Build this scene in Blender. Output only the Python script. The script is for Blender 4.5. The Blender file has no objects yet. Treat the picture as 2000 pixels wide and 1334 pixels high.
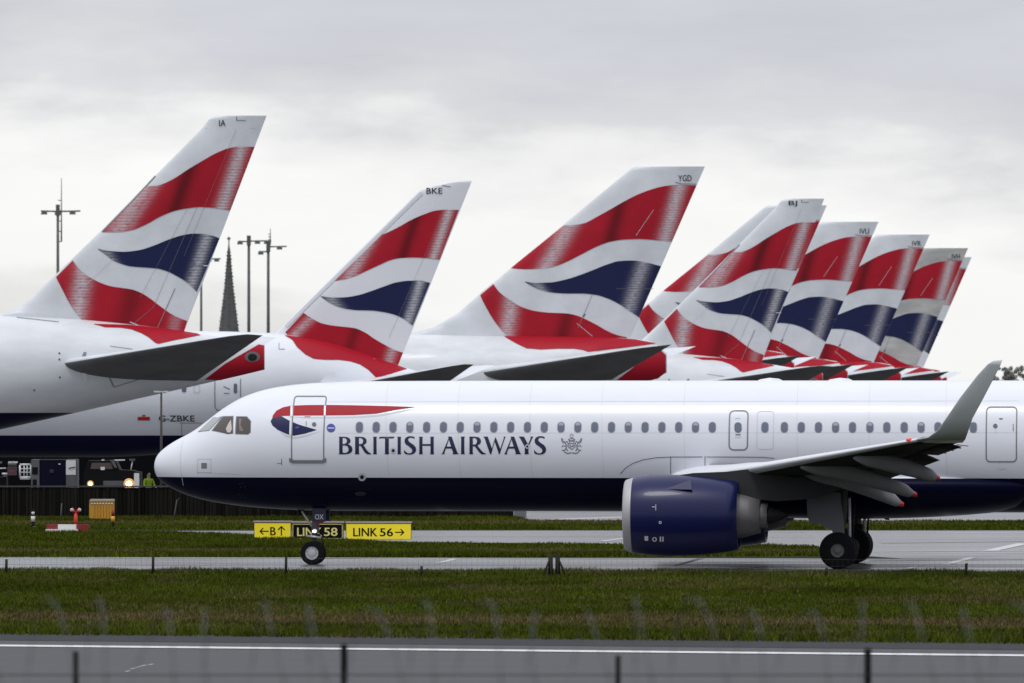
import bpy, bmesh, math, random
import numpy as np
from mathutils import Vector
from mathutils.geometry import tessellate_polygon

random.seed(7); rng = np.random.default_rng(7)
S = bpy.context.scene
COL = S.collection
R = math.radians

# ------------------------------------------------------------------ camera
F = 15860.0      # focal length in photo pixels (photo is 2000 wide)
H = 5.8          # eye height
YH = 745.0       # photo row of the horizon
cam = bpy.data.cameras.new("camera"); co = bpy.data.objects.new("camera", cam); COL.objects.link(co)
cam.sensor_width = 36.0; cam.lens = 36.0 * F / 2000.0
cam.shift_y = (YH - 667.0) / 2000.0
cam.clip_start = 1.0; cam.clip_end = 12000.0
cam.dof.use_dof = True; cam.dof.focus_distance = 257.0; cam.dof.aperture_fstop = 4.2
co.location = (0, 0, H); co.rotation_euler = (R(90), 0, 0)
S.camera = co

# ------------------------------------------------------------------ world, sun, exposure
SUN_AZ = math.atan2(-0.45, -0.9); SUN_EL = R(65)
W = bpy.data.worlds.new("World"); S.world = W; W.use_nodes = True
nt = W.node_tree; nt.nodes.clear()
def N(t, **k):
    n = nt.nodes.new(t)
    for a, b in k.items(): setattr(n, a, b)
    return n
L = lambda a, b: nt.links.new(a, b)
out = N('ShaderNodeOutputWorld'); bg = N('ShaderNodeBackground'); bg.inputs[1].default_value = 0.1
sky = N('ShaderNodeTexSky', sky_type='NISHITA', sun_disc=False, sun_elevation=SUN_EL, sun_rotation=SUN_AZ)
tc = N('ShaderNodeTexCoord'); sep = N('ShaderNodeSeparateXYZ'); L(tc.outputs['Generated'], sep.inputs[0])
def cloudnoise(sc, detail, rough, loc=(0, 0, 0)):
    m = N('ShaderNodeMapping'); m.inputs['Scale'].default_value = sc; m.inputs['Location'].default_value = loc
    n = N('ShaderNodeTexNoise'); n.inputs['Scale'].default_value = 1.0
    n.inputs['Detail'].default_value = detail; n.inputs['Roughness'].default_value = rough
    L(tc.outputs['Generated'], m.inputs[0]); L(m.outputs[0], n.inputs['Vector']); return n.outputs[0]
def M2(op, a, b):
    n = N('ShaderNodeMath', operation=op)
    for i, v in enumerate((a, b)):
        if hasattr(v, 'is_output'): L(v, n.inputs[i])
        else: n.inputs[i].default_value = v
    return n.outputs[0]
n1 = cloudnoise((15, 1, 55), 4, 0.5, (3.3, 0, 1.2))
n2 = cloudnoise((40, 1, 120), 6, 0.55, (7.7, 0, 4.1))
zz = M2('ADD', sep.outputs[2], M2('MULTIPLY', M2('SUBTRACT', n1, 0.5), 0.034))
zz = M2('ADD', zz, M2('MULTIPLY', M2('SUBTRACT', n2, 0.5), 0.024))
zz = M2('ADD', zz, M2('MULTIPLY', sep.outputs[0], 0.085))
mr = N('ShaderNodeMapRange'); mr.inputs[1].default_value = -0.006; mr.inputs[2].default_value = 0.06; L(zz, mr.inputs[0])
cr = N('ShaderNodeValToRGB'); L(mr.outputs[0], cr.inputs[0]); e = cr.color_ramp.elements
stops = [(0.0, (.74, .745, .74)), (.12, (.82, .82, .81)), (.20, (.965, .965, .96)), (.44, (.98, .98, .975)), (.53, (.88, .88, .885)),
         (.60, (.73, .735, .76)), (.72, (.635, .65, .70)), (.86, (.625, .645, .695)), (1.0, (.58, .60, .65))]
e[0].position, e[0].color = stops[0][0], (*stops[0][1], 1)
e[1].position, e[1].color = stops[-1][0], (*stops[-1][1], 1)
for p, c in stops[1:-1]: el = e.new(p); el.color = (*c, 1)
# the overcast dome is brighter overhead than near the horizon
up = N('ShaderNodeMapRange'); up.inputs[1].default_value = 0.06; up.inputs[2].default_value = 0.7
up.inputs[3].default_value = 10.0; up.inputs[4].default_value = 17.0; L(sep.outputs[2], up.inputs[0])
n3 = cloudnoise((26, 1, 110), 7, 0.6, (1.7, 0, 9.4))
wt = N('ShaderNodeMapRange'); wt.inputs[1].default_value = 0.012; wt.inputs[2].default_value = 0.04; wt.inputs[3].default_value = .05; wt.inputs[4].default_value = .30; L(sep.outputs[2], wt.inputs[0])
tex = M2('ADD', 1.0, M2('MULTIPLY', M2('SUBTRACT', n3, 0.5), wt.outputs[0]))
sc_ = N('ShaderNodeVectorMath', operation='SCALE'); L(cr.outputs[0], sc_.inputs[0]); L(M2('MULTIPLY', up.outputs[0], tex), sc_.inputs['Scale'])
mx = N('ShaderNodeMix', data_type='RGBA'); mx.inputs[0].default_value = 0.95
L(sky.outputs[0], mx.inputs[6]); L(sc_.outputs[0], mx.inputs[7]); L(mx.outputs[2], bg.inputs[0]); L(bg.outputs[0], out.inputs[0])

sl = bpy.data.lights.new("sun", 'SUN'); sl.energy = 1.3; sl.angle = R(14); sl.color = (1.0, 0.975, 0.94)
so = bpy.data.objects.new("sun", sl); COL.objects.link(so)
sd = Vector((math.sin(SUN_AZ) * math.cos(SUN_EL), math.cos(SUN_AZ) * math.cos(SUN_EL), math.sin(SUN_EL)))
so.rotation_euler = sd.to_track_quat('Z', 'Y').to_euler(); so.location = (0, 0, 80)
S.view_settings.view_transform = 'Standard'; S.view_settings.look = 'None'
S.view_settings.exposure = 0.0; S.view_settings.gamma = 1.0

# ------------------------------------------------------------------ materials
def mat(name, col, rough=0.5, metal=0.0, coat=0.0, noise=0.0, nscale=(1, 1, 1), emit=None, spec=None):
    if spec is None: spec = .5 if max(col) >= .06 else .08
    m = bpy.data.materials.new(name); m.use_nodes = True; t = m.node_tree; b = t.nodes['Principled BSDF']
    b.inputs['Base Color'].default_value = (*col, 1); b.inputs['Roughness'].default_value = rough
    b.inputs['Metallic'].default_value = metal; b.inputs['Coat Weight'].default_value = coat
    b.inputs['Coat Roughness'].default_value = 0.08; b.inputs['Specular IOR Level'].default_value = spec
    if noise:
        tcn = t.nodes.new('ShaderNodeTexCoord'); mp = t.nodes.new('ShaderNodeMapping'); nz = t.nodes.new('ShaderNodeTexNoise')
        mp.inputs['Scale'].default_value = nscale; nz.inputs['Scale'].default_value = 1.0; nz.inputs['Detail'].default_value = 5; nz.inputs['Roughness'].default_value = .6
        rr = t.nodes.new('ShaderNodeMapRange'); rr.inputs[1].default_value = .25; rr.inputs[2].default_value = .75
        rr.inputs[3].default_value = 1 - noise; rr.inputs[4].default_value = 1 + noise
        sc = t.nodes.new('ShaderNodeVectorMath'); sc.operation = 'SCALE'; sc.inputs[0].default_value = col
        t.links.new(tcn.outputs['Object'], mp.inputs[0]); t.links.new(mp.outputs[0], nz.inputs['Vector']); t.links.new(nz.outputs[0], rr.inputs[0])
        t.links.new(rr.outputs[0], sc.inputs['Scale']); t.links.new(sc.outputs[0], b.inputs['Base Color'])
    if emit:
        b.inputs['Emission Color'].default_value = (*emit[0], 1); b.inputs['Emission Strength'].default_value = emit[1]
    return m

def livery(name, zline, white=(.78, .79, .82), navy=(.0022, .0026, .014), rough=.3, coat=.15, dirt=.04, dscale=(.5, .5, 1.6), navyrough=.3):
    """white paint above zline, navy belly below (object space), faint weathering"""
    m = mat(name, white, rough, 0, coat); t = m.node_tree; b = t.nodes['Principled BSDF']; b.inputs['Specular IOR Level'].default_value = .30
    tcn = t.nodes.new('ShaderNodeTexCoord'); sp = t.nodes.new('ShaderNodeSeparateXYZ'); t.links.new(tcn.outputs['Object'], sp.inputs[0])
    gt = t.nodes.new('ShaderNodeMath'); gt.operation = 'GREATER_THAN'; gt.inputs[1].default_value = zline; t.links.new(sp.outputs[2], gt.inputs[0])
    mp = t.nodes.new('ShaderNodeMapping'); mp.inputs['Scale'].default_value = dscale; t.links.new(tcn.outputs['Object'], mp.inputs[0])
    nz = t.nodes.new('ShaderNodeTexNoise'); nz.inputs['Scale'].default_value = 1; nz.inputs['Detail'].default_value = 7; nz.inputs['Roughness'].default_value = .62
    t.links.new(mp.outputs[0], nz.inputs['Vector'])
    rr = t.nodes.new('ShaderNodeMapRange'); rr.inputs[1].default_value = .35; rr.inputs[2].default_value = .75; rr.inputs[3].default_value = 1; rr.inputs[4].default_value = 1 - dirt * 3
    t.links.new(nz.outputs[0], rr.inputs[0])
    mxn = t.nodes.new('ShaderNodeMix'); mxn.data_type = 'RGBA'; mxn.inputs[6].default_value = (*navy, 1); mxn.inputs[7].default_value = (*white, 1)
    t.links.new(gt.outputs[0], mxn.inputs[0])
    sc = t.nodes.new('ShaderNodeVectorMath'); sc.operation = 'SCALE'; t.links.new(mxn.outputs[2], sc.inputs[0]); t.links.new(rr.outputs[0], sc.inputs['Scale'])
    t.links.new(sc.outputs[0], b.inputs['Base Color'])
    sm = t.nodes.new('ShaderNodeMapRange'); sm.inputs[3].default_value = .06; sm.inputs[4].default_value = .32; t.links.new(gt.outputs[0], sm.inputs[0]); t.links.new(sm.outputs[0], b.inputs['Specular IOR Level'])
    cm = t.nodes.new('ShaderNodeMath'); cm.operation = 'MULTIPLY'; cm.inputs[1].default_value = coat; t.links.new(gt.outputs[0], cm.inputs[0]); t.links.new(cm.outputs[0], b.inputs['Coat Weight'])
    return m

def attrmat(name, rough=.4, coat=.3, attr='art', spec=.5):
    m = mat(name, (.5, .5, .5), rough, 0, coat, spec=spec); t = m.node_tree
    a = t.nodes.new('ShaderNodeAttribute'); a.attribute_name = attr
    t.links.new(a.outputs['Color'], t.nodes['Principled BSDF'].inputs['Base Color']); return m

MT = {}
MT['body'] = livery('jet_paint', 2.778, white=(.75, .768, .83), dirt=.015, navy=(.0022, .003, .017), coat=.15, navyrough=.3)
MT['white'] = mat('white_paint', (.70, .715, .755), .35, coat=.1)
MT['offwhite'] = mat('worn_white_paint', (.62, .645, .68), .45, coat=.05, noise=.15, nscale=(.45, .5, .5))
MT['dirtywhite'] = mat('grimy_white_paint', (.40, .40, .39), .55, noise=.34, nscale=(.35, .35, .9))
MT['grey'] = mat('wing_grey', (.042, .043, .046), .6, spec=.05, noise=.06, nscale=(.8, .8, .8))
MT['fairing'] = mat('lit_fairing_grey', (.19, .195, .205), .45, spec=.15, noise=.08)  # paler than the wing: side light on the fairings put into the colour
MT['midgrey'] = mat('gear_door_grey', (.17, .17, .19), .5, spec=.1, noise=.05)
MT['under'] = mat('stabiliser_shade_grey', (.14, .14, .143), .6, spec=.1, noise=.2, nscale=(.6, .6, .6))  # stabiliser undersides carry their shade in this darker grey
MT['winglet'] = mat('winglet_silver_grey', (.52, .55, .57), .35, coat=.2, noise=.05)
MT['navy'] = mat('engine_navy', (.0075, .0095, .066), .36, coat=.12, spec=.25)
MT['navyflat'] = mat('navy_lettering', (.012, .014, .06), .4)
MT['steel'] = mat('polished_lip', (.42, .42, .43), .5, metal=.35)
MT['titan'] = mat('nozzle_metal', (.18, .175, .18), .5, metal=.4, noise=.1, nscale=(2, 2, 2))
MT['dark'] = mat('dark_metal', (.02, .02, .022), .5)
MT['black'] = mat('tyre_rubber', (.014, .014, .015), .75)
MT['hub'] = mat('wheel_hub', (.60, .60, .61), .4, metal=.1)
MT['ring'] = mat('brake_ring_grey', (.16, .16, .16), .5)
MT['hubgrey'] = mat('brake_hub_grey', (.07, .07, .07), .6, spec=.1)
MT['line'] = mat('door_outline_grey', (.19, .20, .22), .5)
MT['faint'] = mat('panel_line_grey', (.56, .57, .61), .5)
MT['thin'] = mat('panel_seam_dark', (.09, .09, .10), .6)
MT['red'] = mat('red_paint', (.36, .007, .020), .5, spec=.2)
MT['redtip'] = mat('red_cap_paint', (.45, .01, .02), .4)
MT['pane'] = mat('window_acrylic', (.13, .15, .20), .2, spec=.5)
MT['wframe'] = mat('window_surround', (.25, .27, .34), .4)
MT['blind'] = mat('window_blind', (.34, .36, .42), .4)
MT['glass'] = mat('cockpit_glass', (.075, .058, .052), .08, coat=.2)
MT['glassf'] = mat('windscreen_glass', (.30, .33, .32), .08, coat=.8)  # pale base colour stands in for sky reflected in the front pane
MT['cream'] = mat('pilot_shirt', (.55, .50, .46), .6)
MT['flag'] = attrmat('tail_artwork', .5, 0, spec=.2)
def halftone(m, pale):
    t = m.node_tree; b = t.nodes['Principled BSDF']; a = [n for n in t.nodes if n.type == 'ATTRIBUTE'][0]
    def M(op, x, y, cl=False):
        n = t.nodes.new('ShaderNodeMath'); n.operation = op; n.use_clamp = cl
        for i, v in enumerate((x, y)):
            if hasattr(v, 'is_output'): t.links.new(v, n.inputs[i])
            else: n.inputs[i].default_value = v
        return n.outputs[0]
    tcn = t.nodes.new('ShaderNodeTexCoord'); sp = t.nodes.new('ShaderNodeSeparateXYZ'); t.links.new(tcn.outputs['Object'], sp.inputs[0])
    wv = M('SINE', M('MULTIPLY', sp.outputs[2], 2 * math.pi / .145), 0)
    mp = t.nodes.new('ShaderNodeMapping'); mp.inputs['Scale'].default_value = (5, 1, 13); nz = t.nodes.new('ShaderNodeTexNoise'); nz.inputs['Scale'].default_value = 1; nz.inputs['Detail'].default_value = 2
    t.links.new(tcn.outputs['Object'], mp.inputs[0]); t.links.new(mp.outputs[0], nz.inputs['Vector'])
    pat = M('ADD', M('MULTIPLY', wv, .32), M('MULTIPLY', M('SUBTRACT', nz.outputs[0], .5), 1.9))
    hl = a.outputs['Alpha']; f = M('ADD', hl, M('MULTIPLY', pat, M('MULTIPLY', hl, .85)), True)
    mx_ = t.nodes.new('ShaderNodeMix'); mx_.data_type = 'RGBA'; t.links.new(f, mx_.inputs[0]); t.links.new(a.outputs['Color'], mx_.inputs[6]); mx_.inputs[7].default_value = (*pale, 1)
    mp2 = t.nodes.new('ShaderNodeMapping'); mp2.inputs['Scale'].default_value = (.6, 1, .5); n2_ = t.nodes.new('ShaderNodeTexNoise'); n2_.inputs['Scale'].default_value = 1; n2_.inputs['Detail'].default_value = 6; n2_.inputs['Roughness'].default_value = .65
    t.links.new(tcn.outputs['Object'], mp2.inputs[0]); t.links.new(mp2.outputs[0], n2_.inputs['Vector'])
    v = t.nodes.new('ShaderNodeVectorMath'); v.operation = 'SCALE'; t.links.new(mx_.outputs[2], v.inputs[0]); t.links.new(M('ADD', M('MULTIPLY', n2_.outputs[0], .5), .75), v.inputs['Scale']); t.links.new(v.outputs[0], b.inputs['Base Color'])
halftone(MT['flag'], (.55, .55, .58))
MT['letter'] = mat('registration_ink', (.02, .022, .03), .5)
MT['orb'] = mat('blue_disc', (.06, .075, .36), .4)

# ------------------------------------------------------------------ object helpers
def tag(o, label=None, cat=None, group=None, kind=None):
    if label: o['label'] = label
    if cat: o['category'] = cat
    if group: o['group'] = group
    if kind: o['kind'] = kind
    return o
def empty(name, loc=(0, 0, 0), rz=0.0):
    o = bpy.data.objects.new(name, None); COL.objects.link(o); o.location = loc; o.rotation_euler = (0, 0, rz)
    o.empty_display_size = .5; return o
class MB:
    def __init__(s): s.v = []; s.f = []; s.m = []; s.s = []; s.mats = []; s.c = {}
    def mi(s, m):
        if m not in s.mats: s.mats.append(m)
        return s.mats.index(m)
    def add(s, vs, fs, m, smooth=False, cols=None):
        b = len(s.v); s.v.extend([tuple(map(float, v)) for v in vs]); k = s.mi(m)
        for f in fs: s.f.append(tuple(b + i for i in f)); s.m.append(k); s.s.append(smooth)
        if cols is not None:
            for i, c in enumerate(cols): s.c[b + i] = c
        return s
    def box(s, a, b, m):
        x0, y0, z0 = a; x1, y1, z1 = b
        return s.add([(x0, y0, z0), (x1, y0, z0), (x1, y1, z0), (x0, y1, z0), (x0, y0, z1), (x1, y0, z1), (x1, y1, z1), (x0, y1, z1)],
                     [(3, 2, 1, 0), (4, 5, 6, 7), (0, 1, 5, 4), (1, 2, 6, 5), (2, 3, 7, 6), (3, 0, 4, 7)], m)
    def tube(s, pts, rad, m, n=8, caps=True, smooth=True):
        pts = [Vector(p) for p in pts]; rs = rad if hasattr(rad, '__len__') else [rad] * len(pts)
        vs = []; fs = []
        for i, p in enumerate(pts):
            d = (pts[min(i + 1, len(pts) - 1)] - pts[max(i - 1, 0)]).normalized()
            a = Vector((0, 0, 1)) if abs(d.z) < .9 else Vector((1, 0, 0))
            u = d.cross(a).normalized(); w = d.cross(u).normalized()
            for k in range(n):
                t = 2 * math.pi * k / n; vs.append(p + rs[i] * (math.cos(t) * u + math.sin(t) * w))
        for i in range(len(pts) - 1):
            for k in range(n):
                k2 = (k + 1) % n; fs.append((i * n + k, i * n + k2, (i + 1) * n + k2, (i + 1) * n + k))
        if caps: fs.append(tuple(range(n))[::-1]); fs.append(tuple((len(pts) - 1) * n + k for k in range(n)))
        return s.add(vs, fs, m, smooth)
    def lathe(s, prof, m, axis='x', c=(0, 0, 0), n=48, smooth=True, sy=1.0):
        vs = []; fs = []
        for a, r in prof:
            for k in range(n):
                t = 2 * math.pi * k / n; p, q = r * math.cos(t), r * math.sin(t) * sy
                v = {'x': (a, p, q), 'y': (p, a, q), 'z': (p, q, a)}[axis]
                vs.append((v[0] + c[0], v[1] + c[1], v[2] + c[2]))
        for i in range(len(prof) - 1):
            for k in range(n):
                k2 = (k + 1) % n; fs.append((i * n + k, i * n + k2, (i + 1) * n + k2, (i + 1) * n + k))
        return s.add(vs, fs, m, smooth)
    def prism(s, poly, y0, y1, m):
        """polygon in (x,z) extruded along y"""
        n = len(poly); vs = [(x, y0, z) for x, z in poly] + [(x, y1, z) for x, z in poly]
        fs = [(i, (i + 1) % n, n + (i + 1) % n, n + i) for i in range(n)]
        for t in tessellate_polygon([[Vector((x, z, 0)) for x, z in poly]]): fs.append(tuple(t)); fs.append(tuple(n + i for i in t[::-1]))
        return s.add(vs, fs, m)
    def loft(s, rings, m, smooth=True, caps=True):
        n = len(rings[0]); vs = [p for r in rings for p in r]; fs = []
        for i in range(len(rings) - 1):
            for k in range(n):
                k2 = (k + 1) % n; fs.append((i * n + k, i * n + k2, (i + 1) * n + k2, (i + 1) * n + k))
        if caps: fs.append(tuple(range(n))[::-1]); fs.append(tuple((len(rings) - 1) * n + k for k in range(n)))
        return s.add(vs, fs, m, smooth)
    def mesh(s, name):
        me = bpy.data.meshes.new(name); me.from_pydata(s.v, [], s.f)
        for m in s.mats: me.materials.append(m if not isinstance(m, str) else MT[m])
        me.polygons.foreach_set('material_index', s.m); me.polygons.foreach_set('use_smooth', s.s)
        if s.c:
            at = me.color_attributes.new('art', 'FLOAT_COLOR', 'POINT')
            arr = np.ones((len(s.v), 4), np.float32) * .5
            for i, c in s.c.items(): arr[i, :len(c)] = c
            at.data.foreach_set('color', arr.ravel())
        me.update(); return me
    def build(s, name, parent=None, fix=True):
        me = s.mesh(name)
        if fix:
            bm = bmesh.new(); bm.from_mesh(me); bmesh.ops.recalc_face_normals(bm, faces=bm.faces[:]); bm.to_mesh(me); bm.free()
        o = bpy.data.objects.new(name, me); COL.objects.link(o)
        if parent: o.parent = parent
        return o

def gp(px, py):
    """photo pixel -> point on the ground"""
    D = H * F / (py - YH); return ((px - 1000) / F * D, D)
def at(px, py, D): return ((px - 1000) / F * D, D, H - (py - YH) / F * D)

class Frame:
    """upright local frame: x aft, y away from camera, z up"""
    def __init__(s, ox, oy, yaw): s.o = (ox, oy); s.c = math.cos(yaw); s.s = math.sin(yaw); s.yaw = yaw
    def loc(s, px, py, lat):
        d = ((px - 1000) / F, 1.0, -(py - YH) / F)
        t = (lat + s.o[0] * s.s + s.o[1] * s.c) / (d[0] * s.s + d[1] * s.c)
        X, Y = d[0] * t - s.o[0], d[1] * t - s.o[1]
        return X * s.c - Y * s.s, H + d[2] * t
    def root(s, name): return empty(name, (s.o[0], s.o[1], 0), -s.yaw)

def pchip(xs, ys):
    xs = np.array(xs, float); ys = np.array(ys, float); h = np.diff(xs); d = np.diff(ys) / h
    m = np.zeros(len(xs)); m[0], m[-1] = d[0], d[-1]
    for i in range(1, len(xs) - 1):
        if d[i - 1] * d[i] > 0:
            w1, w2 = 2 * h[i] + h[i - 1], h[i] + 2 * h[i - 1]; m[i] = (w1 + w2) / (w1 / d[i - 1] + w2 / d[i])
    def f(x):
        x = np.clip(x, xs[0], xs[-1]); i = np.clip(np.searchsorted(xs, x) - 1, 0, len(xs) - 2); t = (x - xs[i]) / h[i]
        return ((1 + 2 * t) * (1 - t) ** 2 * ys[i] + t * (1 - t) ** 2 * h[i] * m[i] + t * t * (3 - 2 * t) * ys[i + 1] + t * t * (t - 1) * h[i] * m[i + 1])
    return f

def smooth_curve(pts, x_end, w=9):
    f = pchip(*zip(*pts)); x0 = pts[0][0]; t = np.linspace(0, math.sqrt(x_end - x0), 120); z = np.array([float(f(x0 + a * a)) for a in t])
    for _ in range(3):
        zp = np.r_[2 * z[0] - z[1:w // 2 + 1][::-1], z, 2 * z[-1] - z[-w // 2:-1][::-1]][:len(z) + 2 * (w // 2)]; zs = np.convolve(zp, np.ones(w) / w, 'valid')[:len(z)]; zs[0] = z[0]; z = zs
    return [(x0 + a * a, b_) for a, b_ in zip(t, z)] + [p for p in pts if p[0] > x_end + .05]
class Body:
    """round fuselage from crown and keel curves in local metres"""
    def __init__(s, fr, crown, keel, hwf):
        s.fr = fr; s.ct = pchip(*zip(*crown)); s.kt = pchip(*zip(*keel)); s.hwf = hwf
        s.x0 = max(crown[0][0], keel[0][0]); s.x1 = min(crown[-1][0], keel[-1][0])
    def sec(s, x):
        t, b = float(s.ct(x)), float(s.kt(x)); hh = max((t - b) / 2, .004); return (t + b) / 2, hh, s.hwf(x, hh)
    def surf(s, x, z):
        zc, hh, hw = s.sec(x); u = min(max((z - zc) / hh, -1), 1); return hw * math.sqrt(max(0, 1 - u * u))
    def mesh(s, xs, m, n=96):
        b = MB(); rings = []
        for x in xs:
            zc, hh, hw = s.sec(x)
            rings.append([(x, -hw * math.cos(2 * math.pi * k / n), zc + hh * math.sin(2 * math.pi * k / n)) for k in range(n)])
        return b.loft(rings, m)
    def on(s, px, py):
        lat = -1.9
        for _ in range(7):
            x, z = s.fr.loc(px, py, lat); zc, hh, _w = s.sec(x); z = min(max(z, zc - hh * .9995), zc + hh * .9995); lat = -.5 * s.surf(x, z) + .5 * lat
        return x, z
    def decal(s, mb, polys, m, off=.009, dz=.10, dx=.25, local=False, side=-1):
        """polys: list of pixel loops (first outer, rest holes)"""
        if not local: polys = [[s.on(*p) for p in lp] for lp in polys]
        flat = [p for lp in polys for p in lp]
        tri = tessellate_polygon([[Vector((p[0], p[1], 0)) for p in lp] for lp in polys])
        bm = bmesh.new(); vs = [bm.verts.new((p[0], 0, p[1])) for p in flat]
        for t in tri:
            try: bm.faces.new([vs[i] for i in t])
            except ValueError: pass
        xs = [p[0] for p in flat]; zs = [p[1] for p in flat]
        for k in range(math.ceil(min(zs) / dz), math.floor(max(zs) / dz) + 1):
            bmesh.ops.bisect_plane(bm, geom=bm.verts[:] + bm.edges[:] + bm.faces[:], plane_co=(0, 0, k * dz), plane_no=(0, 0, 1), dist=1e-5)
        for k in range(math.ceil(min(xs) / dx), math.floor(max(xs) / dx) + 1):
            bmesh.ops.bisect_plane(bm, geom=bm.verts[:] + bm.edges[:] + bm.faces[:], plane_co=(k * dx, 0, 0), plane_no=(1, 0, 0), dist=1e-5)
        bm.verts.index_update(); out = []
        for v in bm.verts:
            x, _, z = v.co; zc, hh, hw = s.sec(x); y = s.surf(x, z)
            # push out along the section normal
            ny, nz = y / hw ** 2 if hw else 0, (min(max(z, zc - hh), zc + hh) - zc) / hh ** 2; l = math.hypot(ny, nz) or 1
            out.append((x, side * (y + off * ny / l), min(max(z, zc - hh), zc + hh) + off * nz / l))
        mb.add(out, [[v.index for v in f.verts] for f in bm.faces], m, True); bm.free(); return mb

def stroke(pts, w):
    """polyline in pixels -> list of quads"""
    q = []
    for (x0, y0), (x1, y1) in zip(pts, pts[1:]):
        l = math.hypot(x1 - x0, y1 - y0) or 1; nx, ny = -(y1 - y0) / l * w / 2, (x1 - x0) / l * w / 2
        ex, ey = (x1 - x0) / l * w * .3, (y1 - y0) / l * w * .3
        q.append([(x0 + nx - ex, y0 + ny - ey), (x1 + nx + ex, y1 + ny + ey), (x1 - nx + ex, y1 - ny + ey), (x0 - nx - ex, y0 - ny - ey)])
    return q
def rrect(x0, y0, x1, y1, r, n=5):
    p = []
    for cx, cy, a in ((x1 - r, y0 + r, -90), (x1 - r, y1 - r, 0), (x0 + r, y1 - r, 90), (x0 + r, y0 + r, 180)):
        for k in range(n + 1): t = R(a + 90 * k / n); p.append((cx + r * math.cos(t), cy + r * math.sin(t)))
    return p
def circ(cx, cy, r, n=20, ry=None): return [(cx + r * math.cos(2 * math.pi * k / n), cy + (ry or r) * math.sin(2 * math.pi * k / n)) for k in range(n)]

_tx = {}
def text2d(s):
    """built-in font -> verts scaled into the unit box, faces"""
    if s in _tx: return _tx[s]
    cu = bpy.data.curves.new('t', 'FONT'); cu.body = s; cu.resolution_u = 3; cu.offset = .004 if s.isalpha() and len(s) < 4 else .008; o = bpy.data.objects.new('t', cu); COL.objects.link(o)
    me = bpy.data.meshes.new_from_object(o.evaluated_get(bpy.context.evaluated_depsgraph_get()))
    v = np.array([tuple(p.co)[:2] for p in me.vertices]); fs = [tuple(p.vertices) for p in me.polygons]
    v = (v - v.min(0)) / (v.max(0) - v.min(0)); bpy.data.objects.remove(o); bpy.data.meshes.remove(me); bpy.data.curves.remove(cu)
    _tx[s] = (v, fs); return _tx[s]

# ------------------------------------------------------------------ ground and paving
def sheet(name, pts, z, m, kind='structure'):
    b = MB(); b.add([(x, y, z) for x, y in pts], [tuple(t) for t in tessellate_polygon([[Vector((x, y, 0)) for x, y in pts]])], m)
    o = b.build(name, fix=False); me = o.data
    if me.polygons and me.polygons[0].normal.z < 0: me.flip_normals()
    o['kind'] = kind; return o

def paving(name, base, rough, streak=.18, sx=.05, sy=.9, wet=0.0):
    m = mat(name, base, rough); t = m.node_tree; b = t.nodes['Principled BSDF']
    tcn = t.nodes.new('ShaderNodeTexCoord')
    def nz(scale, det):
        mp = t.nodes.new('ShaderNodeMapping'); mp.inputs['Scale'].default_value = scale; n = t.nodes.new('ShaderNodeTexNoise')
        n.inputs['Scale'].default_value = 1; n.inputs['Detail'].default_value = det; n.inputs['Roughness'].default_value = .65
        t.links.new(tcn.outputs['Object'], mp.inputs[0]); t.links.new(mp.outputs[0], n.inputs['Vector']); return n.outputs[0]
    a = nz((sx, sy, 1), 5); c = nz((3, 3, 1), 3)
    ad = t.nodes.new('ShaderNodeMath'); ad.operation = 'MULTIPLY_ADD'; ad.inputs[1].default_value = .35; t.links.new(c, ad.inputs[0]); t.links.new(a, ad.inputs[2])
    rr = t.nodes.new('ShaderNodeMapRange'); rr.inputs[1].default_value = .42; rr.inputs[2].default_value = .92; rr.inputs[3].default_value = 1 - streak * 1.6; rr.inputs[4].default_value = 1 + streak
    t.links.new(ad.outputs[0], rr.inputs[0])
    sc = t.nodes.new('ShaderNodeVectorMath'); sc.operation = 'SCALE'; sc.inputs[0].default_value = base
    t.links.new(rr.outputs[0], sc.inputs['Scale']); t.links.new(sc.outputs[0], b.inputs['Base Color'])
    r2 = t.nodes.new('ShaderNodeMapRange'); r2.inputs[1].default_value = .35; r2.inputs[2].default_value = .7; r2.inputs[3].default_value = rough - wet; r2.inputs[4].default_value = rough + .15
    t.links.new(a, r2.inputs[0]); t.links.new(r2.outputs[0], b.inputs['Roughness'])
    return m

MT['soil'] = mat('grass_soil', (.016, .020, .005), .95, noise=.35, nscale=(.4, .4, 1), spec=.1)
MT['apron'] = paving('apron_concrete', (.11, .11, .11), .42, .12, wet=.2)
MT['taxi'] = paving('taxiway_concrete', (.15, .15, .155), .42, .34, .035, .8, wet=.28)
MT['road'] = paving('road_asphalt', (.060, .060, .064), .8, .10, .05, .5)
MT['shoulder'] = paving('road_edge_asphalt', (.048, .048, .052), .85, .12)
MT['mark'] = mat('white_marking', (.62, .62, .62), .6, noise=.12, nscale=(1, 1, 1))
MT['joint'] = mat('paving_joint', (.07, .07, .075), .7)
MT['pale'] = mat('pale_joint', (.48, .48, .48), .5)

sheet('ground', [(-2500, -300), (2500, -300), (2500, 7000), (-2500, 7000)], 0.0, 'soil')
sheet('apron', [(-300, 349), (300, 349), (500, 1500), (-500, 1500)], .008, 'apron')
def gpoly(pp): return [gp(*p) for p in pp]
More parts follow.
